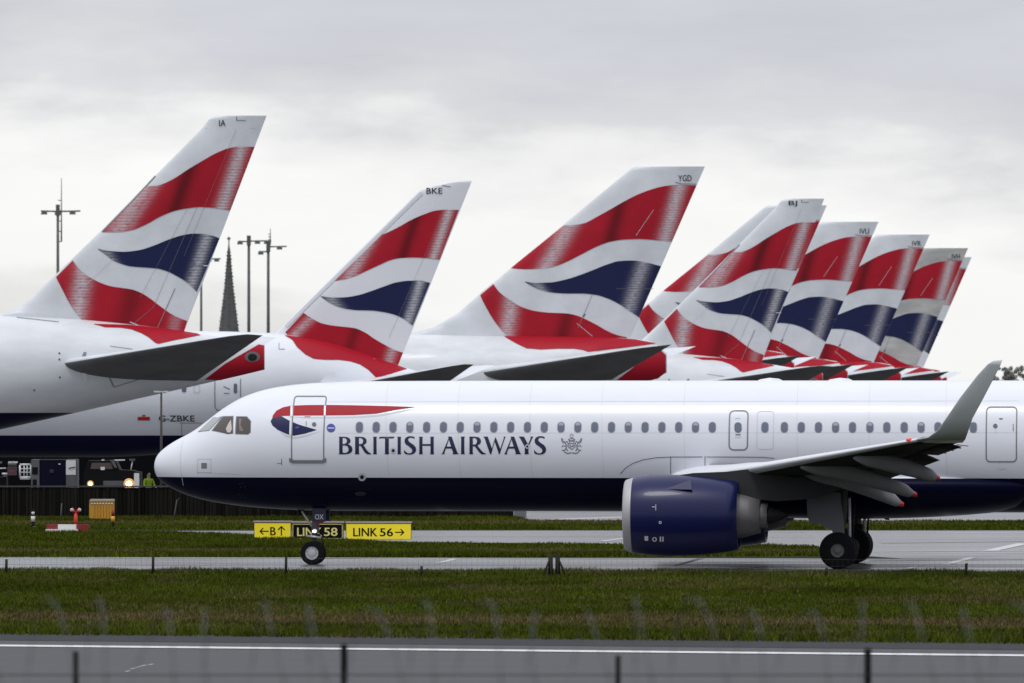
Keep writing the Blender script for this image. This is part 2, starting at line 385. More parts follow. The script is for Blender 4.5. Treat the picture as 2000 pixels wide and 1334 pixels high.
# taxiway the jet rolls on (near) and the second one behind the signs
def skew(D0, D1, x0, x1, k): return [(x0, D0 - k * x0), (x1, D0 - k * x1), (x1, D1 - k * x1), (x0, D1 - k * x0)]
sheet('taxiway', skew(248.5, 266.5, -140, 160, .10), .008, 'taxi')
sheet('taxiway', gpoly([(216, 1041.5), (330, 1037), (800, 1036.5), (2400, 1036.5), (2400, 1093), (1760, 1091), (1690, 1086), (1600, 1068), (1500, 1064.5), (1230, 1063), (800, 1059), (480, 1044.5)]), .004, 'taxi')
sheet('taxiway_shoulder', gpoly([(1025, 1003), (2400, 1003), (2400, 1018), (1025, 1018)]), .012, 'taxi')
b = MB()
def gline(p0, p1, w, z, m):
    (x0, y0), (x1, y1) = gp(*p0), gp(*p1); l = math.hypot(x1 - x0, y1 - y0); nx, ny = -(y1 - y0) / l * w / 2, (x1 - x0) / l * w / 2
    b.add([(x0 + nx, y0 + ny, z), (x1 + nx, y1 + ny, z), (x1 - nx, y1 - ny, z), (x0 - nx, y0 - ny, z)], [(0, 1, 2, 3)], m)
for p0, p1, w, m in [((1030, 1017), (1230, 1010), .5, 'mark'), ((1175, 1058), (1235, 1050), .25, 'pale'), ((1705, 1078), (2000, 1076), .5, 'pale'), ((1935, 1076), (2000, 1062), .5, 'pale'),
                     ((1845, 1104), (1900, 1089), .3, 'pale'), ((1770, 1112), (1800, 1104), .25, 'pale'), ((850, 1102), (890, 1092), .22, 'pale'), ((1320, 1105), (1370, 1091), .2, 'joint'),
                     ((1700, 1096), (2000, 1094), .3, 'joint'), ((1720, 1062), (2000, 1058), .25, 'joint'), ((640, 1049), (1225, 1049), .15, 'joint'), ((0, 1092.5), (1240, 1091.2), .35, 'pale')]:
    gline(p0, p1, w, .016, m)
o = b.build('taxiway_markings', fix=False); o['kind'] = 'structure'
# perimeter road in front
RK = 0.29
sheet('road', skew(120, 182.6, -80, 80, RK), .006, 'road')
sheet('road_verge', skew(178.2, 183.4, -80, 80, RK), .012, 'shoulder')
sheet('road_edge_line', skew(174.0, 175.1, -80, 80, RK), .020, 'mark')
b = MB()
for i, (x, y) in enumerate([(245, 1313), (255, 1308), (266, 1305), (276, 1302), (290, 1300)]): gline((x, y), (x + 9, y - 2), .05, .014, 'pale')
o = b.build('road_scuffs', fix=False); o['kind'] = 'structure'

# ------------------------------------------------------------------ grass
MT['grass'] = attrmat('grass_blades', .85, 0, spec=.0)
def vnoise(x, y, seed=0):
    def h(i, j): return np.modf(np.abs(np.sin(i * 127.1 + j * 311.7 + seed * 17.3) * 43758.5453))[0]
    i, j = np.floor(x), np.floor(y); u, v = x - i, y - j; u = u * u * (3 - 2 * u); v = v * v * (3 - 2 * v)
    return (h(i, j) * (1 - u) + h(i + 1, j) * u) * (1 - v) + (h(i, j + 1) * (1 - u) + h(i + 1, j + 1) * u) * v
def inpoly(x, y, P):
    r = np.zeros(len(x), bool); n = len(P)
    for k in range(n):
        (x0, y0), (x1, y1) = P[k], P[k - 1]
        c = ((y0 > y) != (y1 > y)) & (x < (x1 - x0) * (y - y0) / ((y1 - y0) or 1e-9) + x0); r ^= c
    return r
def grass(name, poly, n, hgt, wid, dryf, tallf, seed):
    P = np.array(poly); lo, hi = P.min(0), P.max(0); g = np.random.default_rng(seed)
    x = g.uniform(lo[0], hi[0], n); y = g.uniform(lo[1], hi[1], n); k = inpoly(x, y, poly); x, y = x[k], y[k]; n = len(x)
    tall = tallf(x, y); hh = hgt * g.uniform(.5, 1.25, n) * tall * (.65 + .7 * vnoise(x * .7, y * .7, 3)); w = wid * g.uniform(.6, 1.5, n)
    a = g.uniform(0, math.pi, n); lx, ly = g.normal(0, .35, n) * hh, g.normal(0, .35, n) * hh
    V = np.zeros((n, 3, 3)); cx, cy = np.cos(a) * w / 2, np.sin(a) * w / 2
    V[:, 0] = np.stack([x - cx, y - cy, np.zeros(n)], 1); V[:, 1] = np.stack([x + cx, y + cy, np.zeros(n)], 1); V[:, 2] = np.stack([x + lx, y + ly, hh], 1)
    dry = np.clip(dryf(x, y) + g.normal(0, .12, n), 0, 1)[:, None]
    p = (.5 * vnoise(x * .22, y * .16, 9) + .3 * vnoise(x * .9, y * .35, 19) + .2 * vnoise(x * 2.6, y * .9, 29))[:, None]; q = g.uniform(.6, 1.4, n)[:, None]
    green = np.array([.052, .070, .006]) * (.45 + 1.1 * p); straw = np.array([.125, .095, .045])
    c = (green * (1 - dry) + straw * dry) * q
    me = bpy.data.meshes.new(name); me.vertices.add(n * 3); me.vertices.foreach_set('co', V.ravel().astype(np.float32))
    me.loops.add(n * 3); me.loops.foreach_set('vertex_index', np.arange(n * 3, dtype=np.int32))
    me.polygons.add(n); me.polygons.foreach_set('loop_start', np.arange(0, n * 3, 3, dtype=np.int32)); me.update(calc_edges=True)
    at_ = me.color_attributes.new('art', 'FLOAT_COLOR', 'POINT'); arr = np.ones((n, 3, 4), np.float32); arr[:, :, :3] = c[:, None, :]
    at_.data.foreach_set('color', arr.ravel()); me.materials.append(MT['grass'])
    o = bpy.data.objects.new(name, me); COL.objects.link(o); o['kind'] = 'stuff'; return o
def bandf(c, w, k=0.0):
    return lambda x, y: np.exp(-((y + k * x - c) / w) ** 2)
o = grass('grass', skew(182.0, 250.2, -21, 21, RK * .62 if False else .0) and [(-21, 182.2 + RK * 21), (21, 182.2 - RK * 21), (21, 248 - .10 * 21), (-21, 248 + .10 * 21)], 360000, .085, .035,
          lambda x, y: np.clip(.85 * np.exp(-((y + .22 * x - 197) / 3.8) ** 2) * (vnoise(x * .35, y * .2, 5) > .22) + .3 * (vnoise(x * .3, y * .22, 2) > .66) + .25 * (vnoise(x * 1.1, y * .5, 42) > .72) + .35 * np.exp(-((y + .15 * x - 216) / 1.5) ** 2) * (vnoise(x * .8, y * .3, 8) > .6), 0, 1),
          lambda x, y: 1 + .9 * np.exp(-((y + .10 * x - 245) / 2.2) ** 2) * (.4 + vnoise(x * .9, y * .2, 4)) + .9 * np.exp(-((y + RK * x - 184) / 2.2) ** 2), 11)
tag(o, 'green grass verge with straw-coloured band between perimeter road and taxiway', 'grass')
o = grass('grass', gpoly([(-60, 1089), (-60, 1037), (330, 1040), (480, 1046), (800, 1061), (1230, 1064.5), (1500, 1066), (1590, 1069), (1680, 1086.5), (1500, 1087), (1000, 1089)]), 150000, .10, .05,
          lambda x, y: np.clip(.85 * np.exp(-((y - 277) / 2.4) ** 2) * (vnoise(x * .25, y * .2, 6) > .25) + .4 * np.exp(-((y - 292) / 2) ** 2) * (vnoise(x * .3, y * .2, 7) > .4), 0, 1),
          lambda x, y: 1 + .6 * np.exp(-((y - 269.5) / 1.6) ** 2), 12)
tag(o, 'grass strip with dry patches behind the taxiing jet under the yellow signs', 'grass')
o = grass('grass', gpoly([(-60, 1036), (330, 1034.5), (2300, 1035), (2300, 1018.5), (1040, 1018.5), (1010, 1010.5), (-60, 1010.5)]), 130000, .11, .06,
          lambda x, y: np.clip(.8 * np.exp(-((y - 331) / 3.5) ** 2) * (vnoise(x * .2, y * .1, 4) > .35), 0, 1), lambda x, y: 1 + 0 * x, 13)
tag(o, 'narrow far grass strip in front of the dark timber fence', 'grass')

# ------------------------------------------------------------------ the taxiing jet
YAW = R(6); D0 = 257.0
NG = 5.07
fr = Frame((612 - 1000) / F * D0 - NG * math.cos(YAW), D0 + NG * math.sin(YAW), YAW)
jet = tag(fr.root('airliner'), 'white narrow-body airliner with navy belly and blue engine taxiing across the foreground', 'airliner')
l0 = lambda p: fr.loc(p[0], p[1], 0)
cr_px = [(302, 911), (303, 900.6), (307, 890), (315.7, 880.6), (330, 869), (347, 858.6), (364, 850), (385, 841), (400, 827), (414, 814.5), (427, 804.5), (439.6, 794.5), (458.5, 782.5), (479.5, 772), (500.5, 764.3), (532, 756.6), (574, 750.8), (616, 747.5), (658, 745.4), (700, 744.6)]
ke_px = [(302, 912.5), (303, 921.6), (307, 931), (315.7, 941), (328, 949.5), (343, 957), (364, 966.5), (395.5, 976), (427, 982.5), (469, 988), (511, 992.6), (553, 995), (607, 997), (700, 998)]
crown = [l0(p) for p in cr_px] + [(12, 5.825), (33, 5.83), (37, 5.75), (41, 5.55), (44.4, 5.1)]
keel = [l0(p) for p in ke_px] + [(12, 1.705), (30, 1.69), (34, 2.2), (39, 3.3), (44.4, 4.55)]
x00 = crown[0][0]; keel[0] = (x00, keel[0][1]); crown = smooth_curve(crown, 11.5); keel = smooth_curve(keel, 11.5)
A = Body(fr, crown, keel, lambda x, hh: 1.975 * min(1.0, (hh / 2.06)) ** .93)
xs = [x00 + 7.2 * (k / 70) ** 1.9 for k in range(71)] if False else [x00 + 7.5 * (k / 110) ** 1.9 for k in range(111)] + list(np.arange(8, 30.5, 1.0)) + list(np.arange(31, 44.4, .8)) + [44.4]
body = A.mesh(xs, 'body').build('fuselage', jet)

PX = lambda f, s, ox, oy: [(ox + x * s, oy + y * s) for x, y in f]
G1 = {'B': [[(105, 118), (200, 118), (260, 125), (300, 150), (318, 190), (305, 225), (265, 252), (310, 268), (340, 300), (350, 345), (335, 390), (295, 418), (230, 428), (105, 428), (115, 405), (115, 140)],
            [(175, 140), (200, 138), (235, 150), (252, 185), (245, 222), (215, 245), (175, 250)], [(175, 272), (215, 272), (260, 285), (280, 330), (275, 375), (245, 400), (200, 405), (175, 400)]],
      'R': [[(388, 118), (480, 118), (550, 125), (590, 155), (603, 195), (590, 235), (545, 265), (600, 350), (640, 395), (685, 420), (685, 428), (620, 430), (570, 400), (500, 285), (465, 275), (465, 405), (475, 428), (388, 428), (398, 405), (398, 140)],
            [(465, 138), (500, 140), (535, 165), (540, 200), (525, 240), (465, 250)]],
      'I': [[(715, 118), (785, 118), (778, 140), (778, 405), (785, 428), (715, 428), (722, 405), (722, 140)]],
      'T': [[(835, 118), (1105, 118), (1075, 145), (995, 145), (995, 405), (1002, 428), (920, 428), (928, 405), (928, 145), (850, 145), (812, 152)]],
      'S': [[(1450, 120), (1452, 158), (1435, 145), (1400, 135), (1360, 138), (1338, 160), (1345, 195), (1380, 225), (1440, 265), (1475, 310), (1480, 355), (1460, 400), (1415, 428), (1355, 435), (1300, 428), (1268, 405), (1265, 345), (1285, 375), (1325, 408), (1370, 412), (1405, 395), (1412, 360), (1400, 330), (1360, 295), (1300, 255), (1275, 215), (1275, 170), (1300, 130), (1345, 110), (1400, 108)]],
      'H': [[(1530, 118), (1600, 118), (1593, 140), (1593, 248), (1735, 248), (1735, 140), (1728, 118), (1800, 118), (1793, 140), (1793, 405), (1800, 428), (1728, 428), (1735, 405), (1735, 278), (1593, 278), (1593, 405), (1600, 428), (1530, 428), (1537, 405), (1537, 140)]]}
G2 = {'A': [[(165, 85), (215, 85), (290, 295), (308, 313), (225, 313), (235, 295), (215, 240), (140, 240), (118, 295), (125, 313), (80, 313), (95, 298), (175, 105)], [(178, 122), (148, 215), (208, 215)]],
      'I': [[(330, 85), (388, 85), (380, 100), (380, 298), (388, 313), (330, 313), (338, 298), (338, 100)]],
      'R': [[(440, 85), (510, 85), (565, 92), (592, 120), (598, 150), (585, 180), (550, 200), (595, 258), (625, 290), (665, 308), (665, 313), (605, 315), (575, 290), (520, 215), (490, 208), (490, 298), (497, 313), (440, 313), (447, 298), (447, 100)], [(490, 102), (520, 104), (543, 125), (545, 155), (530, 185), (490, 190)]],
      'W': [[(625, 85), (685, 85), (740, 240), (783, 90), (795, 110), (848, 245), (895, 105), (890, 85), (920, 85), (910, 100), (840, 313), (830, 313), (775, 150), (730, 313), (715, 313), (645, 110)]],
      'Y': [[(1085, 85), (1155, 85), (1210, 185), (1245, 105), (1240, 85), (1280, 85), (1268, 100), (1215, 215), (1215, 298), (1222, 313), (1160, 313), (1167, 298), (1167, 215), (1105, 105)]]}
b = MB()
def letter(g, s, ox, oy): A.decal(b, [PX(lp, s, ox, oy) for lp in g], 'navyflat')
for ch, dx in (('B', 0), ('R', 0), ('I', 0), ('T', 0), ('I', 430), ('S', 0), ('H', 0)): letter(G1[ch], .11, 650 + dx * .11, 840)
for ch, dx in (('A', 0), ('I', 0), ('R', 0), ('W', 0), ('A', 815), ('Y', 0)): letter(G2[ch], .15, 850 + dx * .15, 840)
letter(G1['S'], .11, 650 + 254, 840)
b.build('title_lettering', jet)
# ribbon emblem
b = MB()
A.decal(b, [[(560, 814), (636, 814.5), (700, 813), (740, 810), (790, 801), (816, 797.5), (790, 803.5), (742, 813), (700, 816), (636, 817), (600, 817)]], MT['faint'], .004)
A.decal(b, [[(545, 842), (562, 851), (575, 854), (600, 849.5), (628, 841.5), (600, 852), (575, 857), (558, 853)]], MT['faint'], .004)
A.decal(b, [[(532, 816.6), (532.5, 812), (540, 802), (553, 795.6), (567.7, 792.5), (600, 791.3), (637, 791), (690.4, 791.7), (760, 793.3), (812.8, 795), (772, 801), (734.6, 808), (690, 810.7), (637, 811.4), (574, 811.8), (550, 812.6)]], MT['red'], .007)
A.decal(b, [[(532, 816.6), (549.9, 813), (563.5, 820.8), (582.4, 829), (619, 839.7), (595, 847), (574, 851), (561, 848), (542.5, 839.7), (532, 831), (528.4, 823)]], MT['navy'], .007)
b.build('ribbon_emblem', jet)
b = MB(); A.decal(b, [circ(646.5, 836, 8.5)], 'orb'); A.decal(b, [[(640, 835.2), (653, 835.2), (653, 837), (640, 837)]], 'white', .012); b.build('round_emblem', jet)
# heraldic crest drawn as fine line work
b = MB()
MT['crest'] = mat('crest_ink', (.17, .18, .21), .5)
cst = []
for sx in (-1, 1):
    X = lambda v: 1116.5 + sx * v
    cst += stroke([(X(8), 880), (X(11), 876), (X(10), 870), (X(13), 864), (X(17), 861), (X(18), 857)], 1.8)
    cst += stroke([(X(13), 864), (X(9), 862), (X(7), 866)], 1.5) + stroke([(X(10), 872), (X(17), 870), (X(19), 873)], 1.4)
    cst += stroke([(X(11), 876), (X(15), 880), (X(18), 879)], 1.8) + stroke([(X(15), 866), (X(19), 862), (X(20), 856)], 1.3)
    cst += stroke([(X(1), 884), (X(8), 885.5), (X(14), 882.5)], 1.8) + stroke([(X(0), 878), (X(7), 872), (X(7), 866), (X(0), 866)], 1.4)
    cst += stroke([(X(0), 856), (X(6), 858), (X(4), 864)], 1.5) + stroke([(X(2), 870), (X(5), 869)], 1.6)
cst += stroke(circ(1116.5, 851.5, 3.2, 10) + [(1119.7, 851.5)], 1.0) + stroke([(1112, 861), (1121, 861)], 2.6) + stroke([(1113, 873), (1120, 871)], 1.6)
for q in cst: A.decal(b, [q], 'crest')
b.build('crest', jet)
# small ports, plates and seams
b = MB()
for px, py, r in ((768, 880, 3.0), (1030, 872, 2.2), (707, 931.5, 4.0)):
    A.decal(b, [circ(px, py, r * 2, 12)], 'faint', .011); A.decal(b, [circ(px, py, r, 12)], 'dark', .016)
A.decal(b, [rrect(393, 904, 404, 915, 1)], 'line')
for k in range(7):
    for px, py in ((387 + k * 4, 897), (387 + k * 4, 923), (386, 899 + k * 4), (412, 899 + k * 4)): A.decal(b, [circ(px, py, .8, 6)], 'line')
for q in stroke([(541, 905), (550, 905)], 1) + stroke([(550, 896), (550, 908)], 1): A.decal(b, [q], 'thin')
MT['speck'] = mat('navy_plate', (.035, .035, .05), .5)
for px, py in ((468, 945), (474, 944), (478, 950), (470, 951), (466, 965), (474, 968), (478, 971), (470, 972)): A.decal(b, [circ(px, py, 1.4, 6)], 'speck')
A.decal(b, [circ(704, 964, 11, 16, 4.5)], 'speck')
for k in range(10):
    for px, py in ((685 + k * 4.2, 955), (685 + k * 4.2, 974)): A.decal(b, [circ(px, py, .8, 6)], 'speck')
for q in stroke([(386, 922), (470, 927)], .7) + stroke([(356, 861), (352, 905), (358, 948)], .8): A.decal(b, [q], 'faint')
for px in (760, 900, 1040, 1180, 1340, 1560, 1700, 1850):
    for q in stroke([(px, 748), (px, 930)], .6): A.decal(b, [q], MT['faint'], .003)
for q in stroke([(640, 785), (1990, 783)], .6) + stroke([(660, 846), (1990, 845)], .6): A.decal(b, [q], MT['faint'], .003)
for q in stroke([(1212, 925), (1222, 914), (1236, 905), (1256, 898), (1280, 894), (1310, 892.5), (1372, 892.5)], 1.3) + stroke([(1380, 892.5), (1440, 892.5), (1490, 893), (1512, 895)], 1.3) + stroke([(1310, 893), (1310, 925)], 1.2) + stroke([(1377, 891), (1377, 915)], 1.4): A.decal(b, [q], 'thin')
b.build('skin_fittings', jet)
# cockpit glazing
for nm, pl, m in (('windscreen', [(388, 843), (415, 817), (432, 814.8), (408.5, 840.5)], 'glassf'), ('cockpit_window', [(415.5, 841), (435.4, 814.8), (454.3, 814.3), (454, 846), (444, 847), (431, 844)], 'glass'),
                  ('cockpit_window', [(462.7, 814.8), (481.6, 814.8), (489, 823), (488.5, 843.5), (483.7, 847.5), (461, 846.8)], 'glass')):
    b = MB(); cx = sum(p[0] for p in pl) / len(pl); cy = sum(p[1] for p in pl) / len(pl)
    big = [(cx + (x - cx) * 1.12, cy + (y - cy) * 1.10) for x, y in pl]
    A.decal(b, [big], 'line', .006); A.decal(b, [pl], m, .012)
    if nm == 'cockpit_window':
        if cx < 455: A.decal(b, [[(441, 838), (446, 828), (451, 820), (453, 838), (450, 845), (444, 845)]], 'cream', .016)
        else: A.decal(b, [[(466, 818), (472, 818), (470, 830), (476, 842), (468, 842)], ], mat('cockpit_interior', (.20, .16, .14), .6), .016)
    b.build(nm, jet)
# doors
def door(name, px0, py0, px1, py1, r, w, m, win=None, sill=False, plate=None):
    b = MB(); x0, z1 = A.on((px0 + px1) / 2 - (px1 - px0) / 2, (py0 + py1) / 2); x1, _ = A.on(px1, (py0 + py1) / 2)
    zt = A.on((px0 + px1) / 2, py0)[1]; zb = A.on((px0 + px1) / 2, py1)[1]; u = w / 61.7
    A.decal(b, [rrect(x0, zb, x1, zt, r / 61.7), rrect(x0 + u, zb + u, x1 - u, zt - u, max(r / 61.7 - u, .01))], m, .008, local=True)
    if sill: A.decal(b, [[(x0 - .06, zb + .12), (x0 - .06, zb - .01), (x0 + .05, zb - .06), (x1 - .05, zb - .06), (x1 + .06, zb - .01), (x1 + .06, zb + .12), (x1 - .03, zb + .06), (x1 - .06, zb + .04), (x0 + .06, zb + .04), (x0 + .03, zb + .06)]], m, .02, local=True)
    for pl, mm in (plate or []): A.decal(b, [pl], mm, .012)
    o = b.build(name, jet)
    if win: c = MB(); A.decal(c, [win], 'wframe', .012); A.decal(c, [[( (x - win[0][0]) * .8 + win[0][0] * 1 - 0, y) for x, y in win]] if False else [win], 'pane', .015); c.build('door_window', o)
    return o
door('cabin_door', 569, 773, 634, 901, 6, 2.4, 'line', circ(613.5, 829, 4.2, 14), True,
     [([(567.5, 793), (571.5, 793), (571.5, 813), (567, 813)], 'white'), ([(633, 792), (636.5, 792), (636, 812), (632.5, 812)], 'white'), ([(566, 820), (570, 821.5), (569, 850), (565, 849)], 'white'),
      ([(577, 834), (584, 833), (584, 836), (577, 837)], 'orb'), (stroke([(598, 823), (598, 832)], 1)[0], 'thin'), (stroke([(595, 814), (606, 814)], 1.2)[0], 'redtip')])
door('exit_door', 1423, 801, 1461.5, 880, 10, 2.6, 'line', rrect(1434.5, 825, 1448.5, 845, 6.5), plate=[(stroke([(1437, 849), (1446, 849)], 1.8)[0], 'thin'), (stroke([(1435, 854), (1448, 854)], 1)[0], 'faint'), (stroke([(1436, 817), (1446, 817)], 1)[0], 'faint')])
door('exit_door', 1478, 803, 1511, 878, 6, 1.0, 'faint')
door('cabin_door', 1925, 794, 1986.5, 903, 9, 2.4, 'line', circ(1944, 832, 4.4, 14), plate=[(stroke([(1952, 818), (1958, 818)], 2)[0], 'thin'), (stroke([(1979, 828), (1979, 842)], 1.2)[0], 'thin'), (stroke([(1945, 840), (1945, 847)], 1)[0], 'faint'), (stroke([(1949, 916), (1965, 916)], 1.4)[0], 'faint')])
# cabin windows: one is built, the others are copies
wx = [702 + 32.82 * k for k in range(22)] + [1494, 1532, 1565, 1598.6, 1632, 1665, 1699, 1732, 1766, 1799, 1832, 1867, 1901]
wz = A.on(1260, 834.5)[1]; refx = 16.0
def winmesh(hw, hz, m, off):
    b = MB(); A.decal(b, [rrect(refx - hw, wz - hz, refx + hw, wz + hz, hw * .98, 6)], m, off, local=True); b.v = [(x - refx, y, z) for x, y, z in b.v]; return b
bw = winmesh(.118, .172, 'wframe', .008); bp = winmesh(.094, .145, 'pane', .013)
bs = MB()
for zz0, zz1 in ((wz + .05, wz + .142),): A.decal(bs, [[(refx - .07, zz0), (refx + .07, zz0), (refx + .07, zz1 - .03), (refx + .03, zz1), (refx - .03, zz1), (refx - .07, zz1 - .03)]], 'blind', .017, local=True)
bs.v = [(x - refx, y, z) for x, y, z in bs.v]
w0 = bw.build('cabin_window', jet); p0 = bp.build('window_pane', w0); s0 = bs.build('window_blind', w0)
for k, px in enumerate(wx):
    x = A.on(px, 834.5)[0]
    if k == 0: w_ = w0
    else:
        w_ = w0.copy(); COL.objects.link(w_); w_.parent = jet; q_ = p0.copy(); COL.objects.link(q_); q_.parent = w_
        if k in (3, 7, 12, 13, 16, 20, 26, 28, 31): q_ = s0.copy(); COL.objects.link(q_); q_.parent = w_
    w_.location = (x, 0, 0)
bpy.data.objects.remove(s0)
# roof antennas
b = MB(); x, z = l0((641, 745)); b.prism([(x - .25, z - .02), (x + .28, z - .02), (x + .22, z + .28), (x + .02, z + .28)], -.02, .02, 'white'); b.build('antenna', jet)
for px in (1503, 1640):
    b = MB(); x, z = l0((px, 744)); b.lathe([(-.45, .02), (-.3, .10), (0, .15), (.3, .12), (.5, .02)], 'white', 'x', (x, 0, z - .05), 16); b.build('antenna', jet)
b = MB(); x, z = l0((1718, 1008)); b.prism([(x - .05, z + .15), (x + .15, z + .15), (x + .32, z - .12), (x + .2, z - .12), (x + .02, z)], -.02, .02, 'dark'); b.build('antenna', jet)
# belly fairing
b = MB(); rings = []
for t in np.linspace(0, 1, 25):
    x = 16.2 + 11.6 * t; e = max(math.sin(math.pi * t) ** .45, .02); hw, hz = 1.55 + .60 * e, .55 + .52 * e
    rings.append([(x, hw * math.cos(a), 2.55 + hz * math.sin(a) * (1.0 if math.sin(a) < 0 else .5)) for a in np.linspace(0, 2 * math.pi, 40, endpoint=False)])
b.loft(rings, 'body'); b.build('belly_fairing', jet)

# ---- wings
def foil(xle, zle, xte, zte, y, tc, n=18, lean=0.0, camber=.02):
    c = xte - xle; pts = []
    us = [(1 - math.cos(math.pi * k / n)) / 2 for k in range(n + 1)]
    def th(u): return 5 * tc * c * (.2969 * math.sqrt(u) - .126 * u - .3516 * u * u + .2843 * u ** 3 - .1015 * u ** 4)
    for sgn, seq in ((1, us[::-1]), (-1, us[1:-1])):
        for u in seq: d = sgn * th(u) + camber * c * 4 * u * (1 - u); pts.append((xle + c * u, y + d * math.sin(lean), zle + (zte - zle) * u + d * math.cos(lean)))
    return pts
def wing(sd):
    LEx = lambda y: 19.186 + .557 * (y - 5.75); LEz = lambda y: 3.09 + .0942 * (y - 5.75)
    def TE(y): return 23.25 + .02 * y if y < 6.4 else 23.38 + .312 * (y - 6.4)
    rings = []
    for y in (1.2, 1.975, 3, 4.2, 5.75, 6.4, 8, 10, 12, 14, 15.6, 16.3):
        xl = LEx(y) - max(0, 3.2 - y) * .35; ch = TE(y) - xl
        rings.append(foil(xl, LEz(y), TE(y), LEz(y) - .03 * ch + .02, sd * y, .135 if y < 5 else .112, camber=.018))
    b = MB(); n = len(rings[0])
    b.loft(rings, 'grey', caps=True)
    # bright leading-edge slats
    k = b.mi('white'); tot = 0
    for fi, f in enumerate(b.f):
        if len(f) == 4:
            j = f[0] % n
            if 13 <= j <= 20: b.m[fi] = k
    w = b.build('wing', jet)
    # blended winglet
    pr = fr
    tips = [(25.05, 4.085, 26.42, 4.0, 16.3, .10, 0.0), (25.42, 4.16, 26.52, 4.10, 16.75, .10, .35), (25.72, 4.36, 26.62, 4.34, 17.12, .10, .8), (25.98, 4.72, 26.76, 4.72, 17.38, .095, 1.15),
            (26.42, 5.35, 27.10, 5.33, 17.6, .09, 1.28), (26.92, 5.98, 27.42, 5.93, 17.77, .085, 1.3), (27.22, 6.30, 27.59, 6.26, 17.85, .08, 1.3), (27.40, 6.41, 27.66, 6.43, 17.88, .06, 1.3)]
    b = MB(); b.loft([foil(a, z0, c, z1, sd * y, tc, lean=-sd * ln, camber=0) for a, z0, c, z1, y, tc, ln in tips], 'winglet'); o = b.build('winglet', w)
    # flaps, a little lowered
    for y0, y1, dr in ((2.1, 6.2, .22), (6.6, 12.6, .20)):
        b = MB(); rr = []
        for y in np.linspace(y0, y1, 6):
            xt = TE(y); zt = LEz(y) - .03 * (xt - LEx(y)); c = .95 if y0 > 5 else 1.15; c *= (1 - .03 * max(0, y - 6))
            rr.append(foil(xt - c * .62, zt - .02, xt + c * .32, zt - .02 - dr, sd * y, .12, 10, camber=.03))
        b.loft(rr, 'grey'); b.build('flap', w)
    b = MB(); rr = []
    for y in np.linspace(12.9, 15.6, 4):
        xt = TE(y); zt = LEz(y) - .03 * (xt - LEx(y)); rr.append(foil(xt - .45, zt - .03, xt + .12, zt - .10, sd * y, .12, 8))
    b.loft(rr, 'grey'); b.build('aileron', w)
    # flap track fairings with red tail caps
    for lat, fx, tip in ((12.0, 2.55, (25.483, 2.92)), (8.7, 3.5, (24.611, 2.383)), (5.9, 3.0, (24.054, 2.047))):
        b = MB(); x1, z1 = tip; z0 = LEz(lat) - .17; x0 = x1 - fx
        P = []
        for t in np.linspace(0, 1, 15):
            x = x0 + fx * t; z = z0 - .10 * math.sin(min(t * 2, 1) * math.pi / 2) + (z1 - z0 + .10) * max(0, (t - .30) / .70) ** 1.25
            r = .27 * (max(math.sin(math.pi * min(t * 1.35, .5 + (t * 1.35 - .5) * .42 if t * 1.35 > .5 else t * 1.35)), 0.0) ** .6) ; r = max(r, .045) if t > .05 else .03
            P.append((x, z, r if t < .98 else .05))
        ring = lambda x, z, r: [(x, sd * lat + r * .62 * math.cos(a), z + r * math.sin(a)) for a in np.linspace(0, 2 * math.pi, 16, endpoint=False)]
        b.loft([ring(*p) for p in P], 'fairing'); b.loft([ring(x1 - .14, z1 + .015, .075), ring(x1 - .02, z1 - .01, .085), ring(x1 + .05, z1 - .02, .05)], 'redtip')
        b.build('flap_fairing', w)
    # static wicks and drooped surfaces near the tip
    for y in (13.3, 14.2, 15.0, 15.8): b = MB(); b.tube([(TE(y) - .1, sd * y, LEz(y) - .1), (TE(y) + .25, sd * y, LEz(y) - .14)], .012, 'dark', 5); b.build('static_wick', w)
    if sd < 0:
        b = MB(); b.lathe([(-.10, .01), (-.05, .05), (.05, .06), (.1, .01)], mat('navigation_light_red', (.5, .02, .02), .3, emit=((1, .12, .08), .35)), 'x', (LEx(15.9) - .02, sd * 15.9, LEz(15.9) + .03), 10); b.build('navigation_light', w)
    # engine pylon and engine
    c = (0, sd * 5.75, 1.675)
    b = MB(); b.loft([[(x, sd * 5.75 + w_ * s1, z) for s1, z in ((-1, zl), (1, zl), (1, zu), (-1, zu))] for x, w_, zl, zu in
                      ((16.75, .05, 2.72, 2.86), (17.6, .16, 2.6, 2.98), (18.6, .2, 2.35, 3.02), (19.3, .22, 2.2, 3.1), (20.2, .22, 2.12, 2.95), (21.4, .16, 2.2, 2.72), (22.2, .05, 2.5, 2.7))], 'grey', False); b.build('pylon', w)
    b = MB()
    b.lathe([(15.66, 1.13), (15.9, 1.19), (16.3, 1.235), (16.9, 1.255), (17.6, 1.235), (18.2, 1.185), (18.7, 1.12), (19.02, 1.05), (19.02, 1.02), (18.3, 1.03), (17.4, .99), (16.6, .96), (15.8, .98)], 'navy', 'x', c, 72)
    b.lathe([(16.6, .96), (16.62, .3), (16.3, .12), (16.2, .01)], 'dark', 'x', c, 32); b.lathe([(18.6, 1.02), (18.6, .5)], 'dark', 'x', c, 32)
    eng = b.build('engine', jet)
    b = MB(); b.lathe([(15.8, .98), (15.6, .985), (15.53, 1.01), (15.50, 1.05), (15.53, 1.09), (15.62, 1.125), (15.72, 1.150), (15.76, 1.162), (15.765, 1.14)], 'steel', 'x', c, 72); b.build('intake_lip', eng)
    b = MB(); b.lathe([(18.2, .78), (18.7, .76), (19.0, .71), (19.3, .64), (19.68, .54), (19.68, .50), (19.3, .5)], 'titan', 'x', c, 56); b.build('core_cowl', eng)
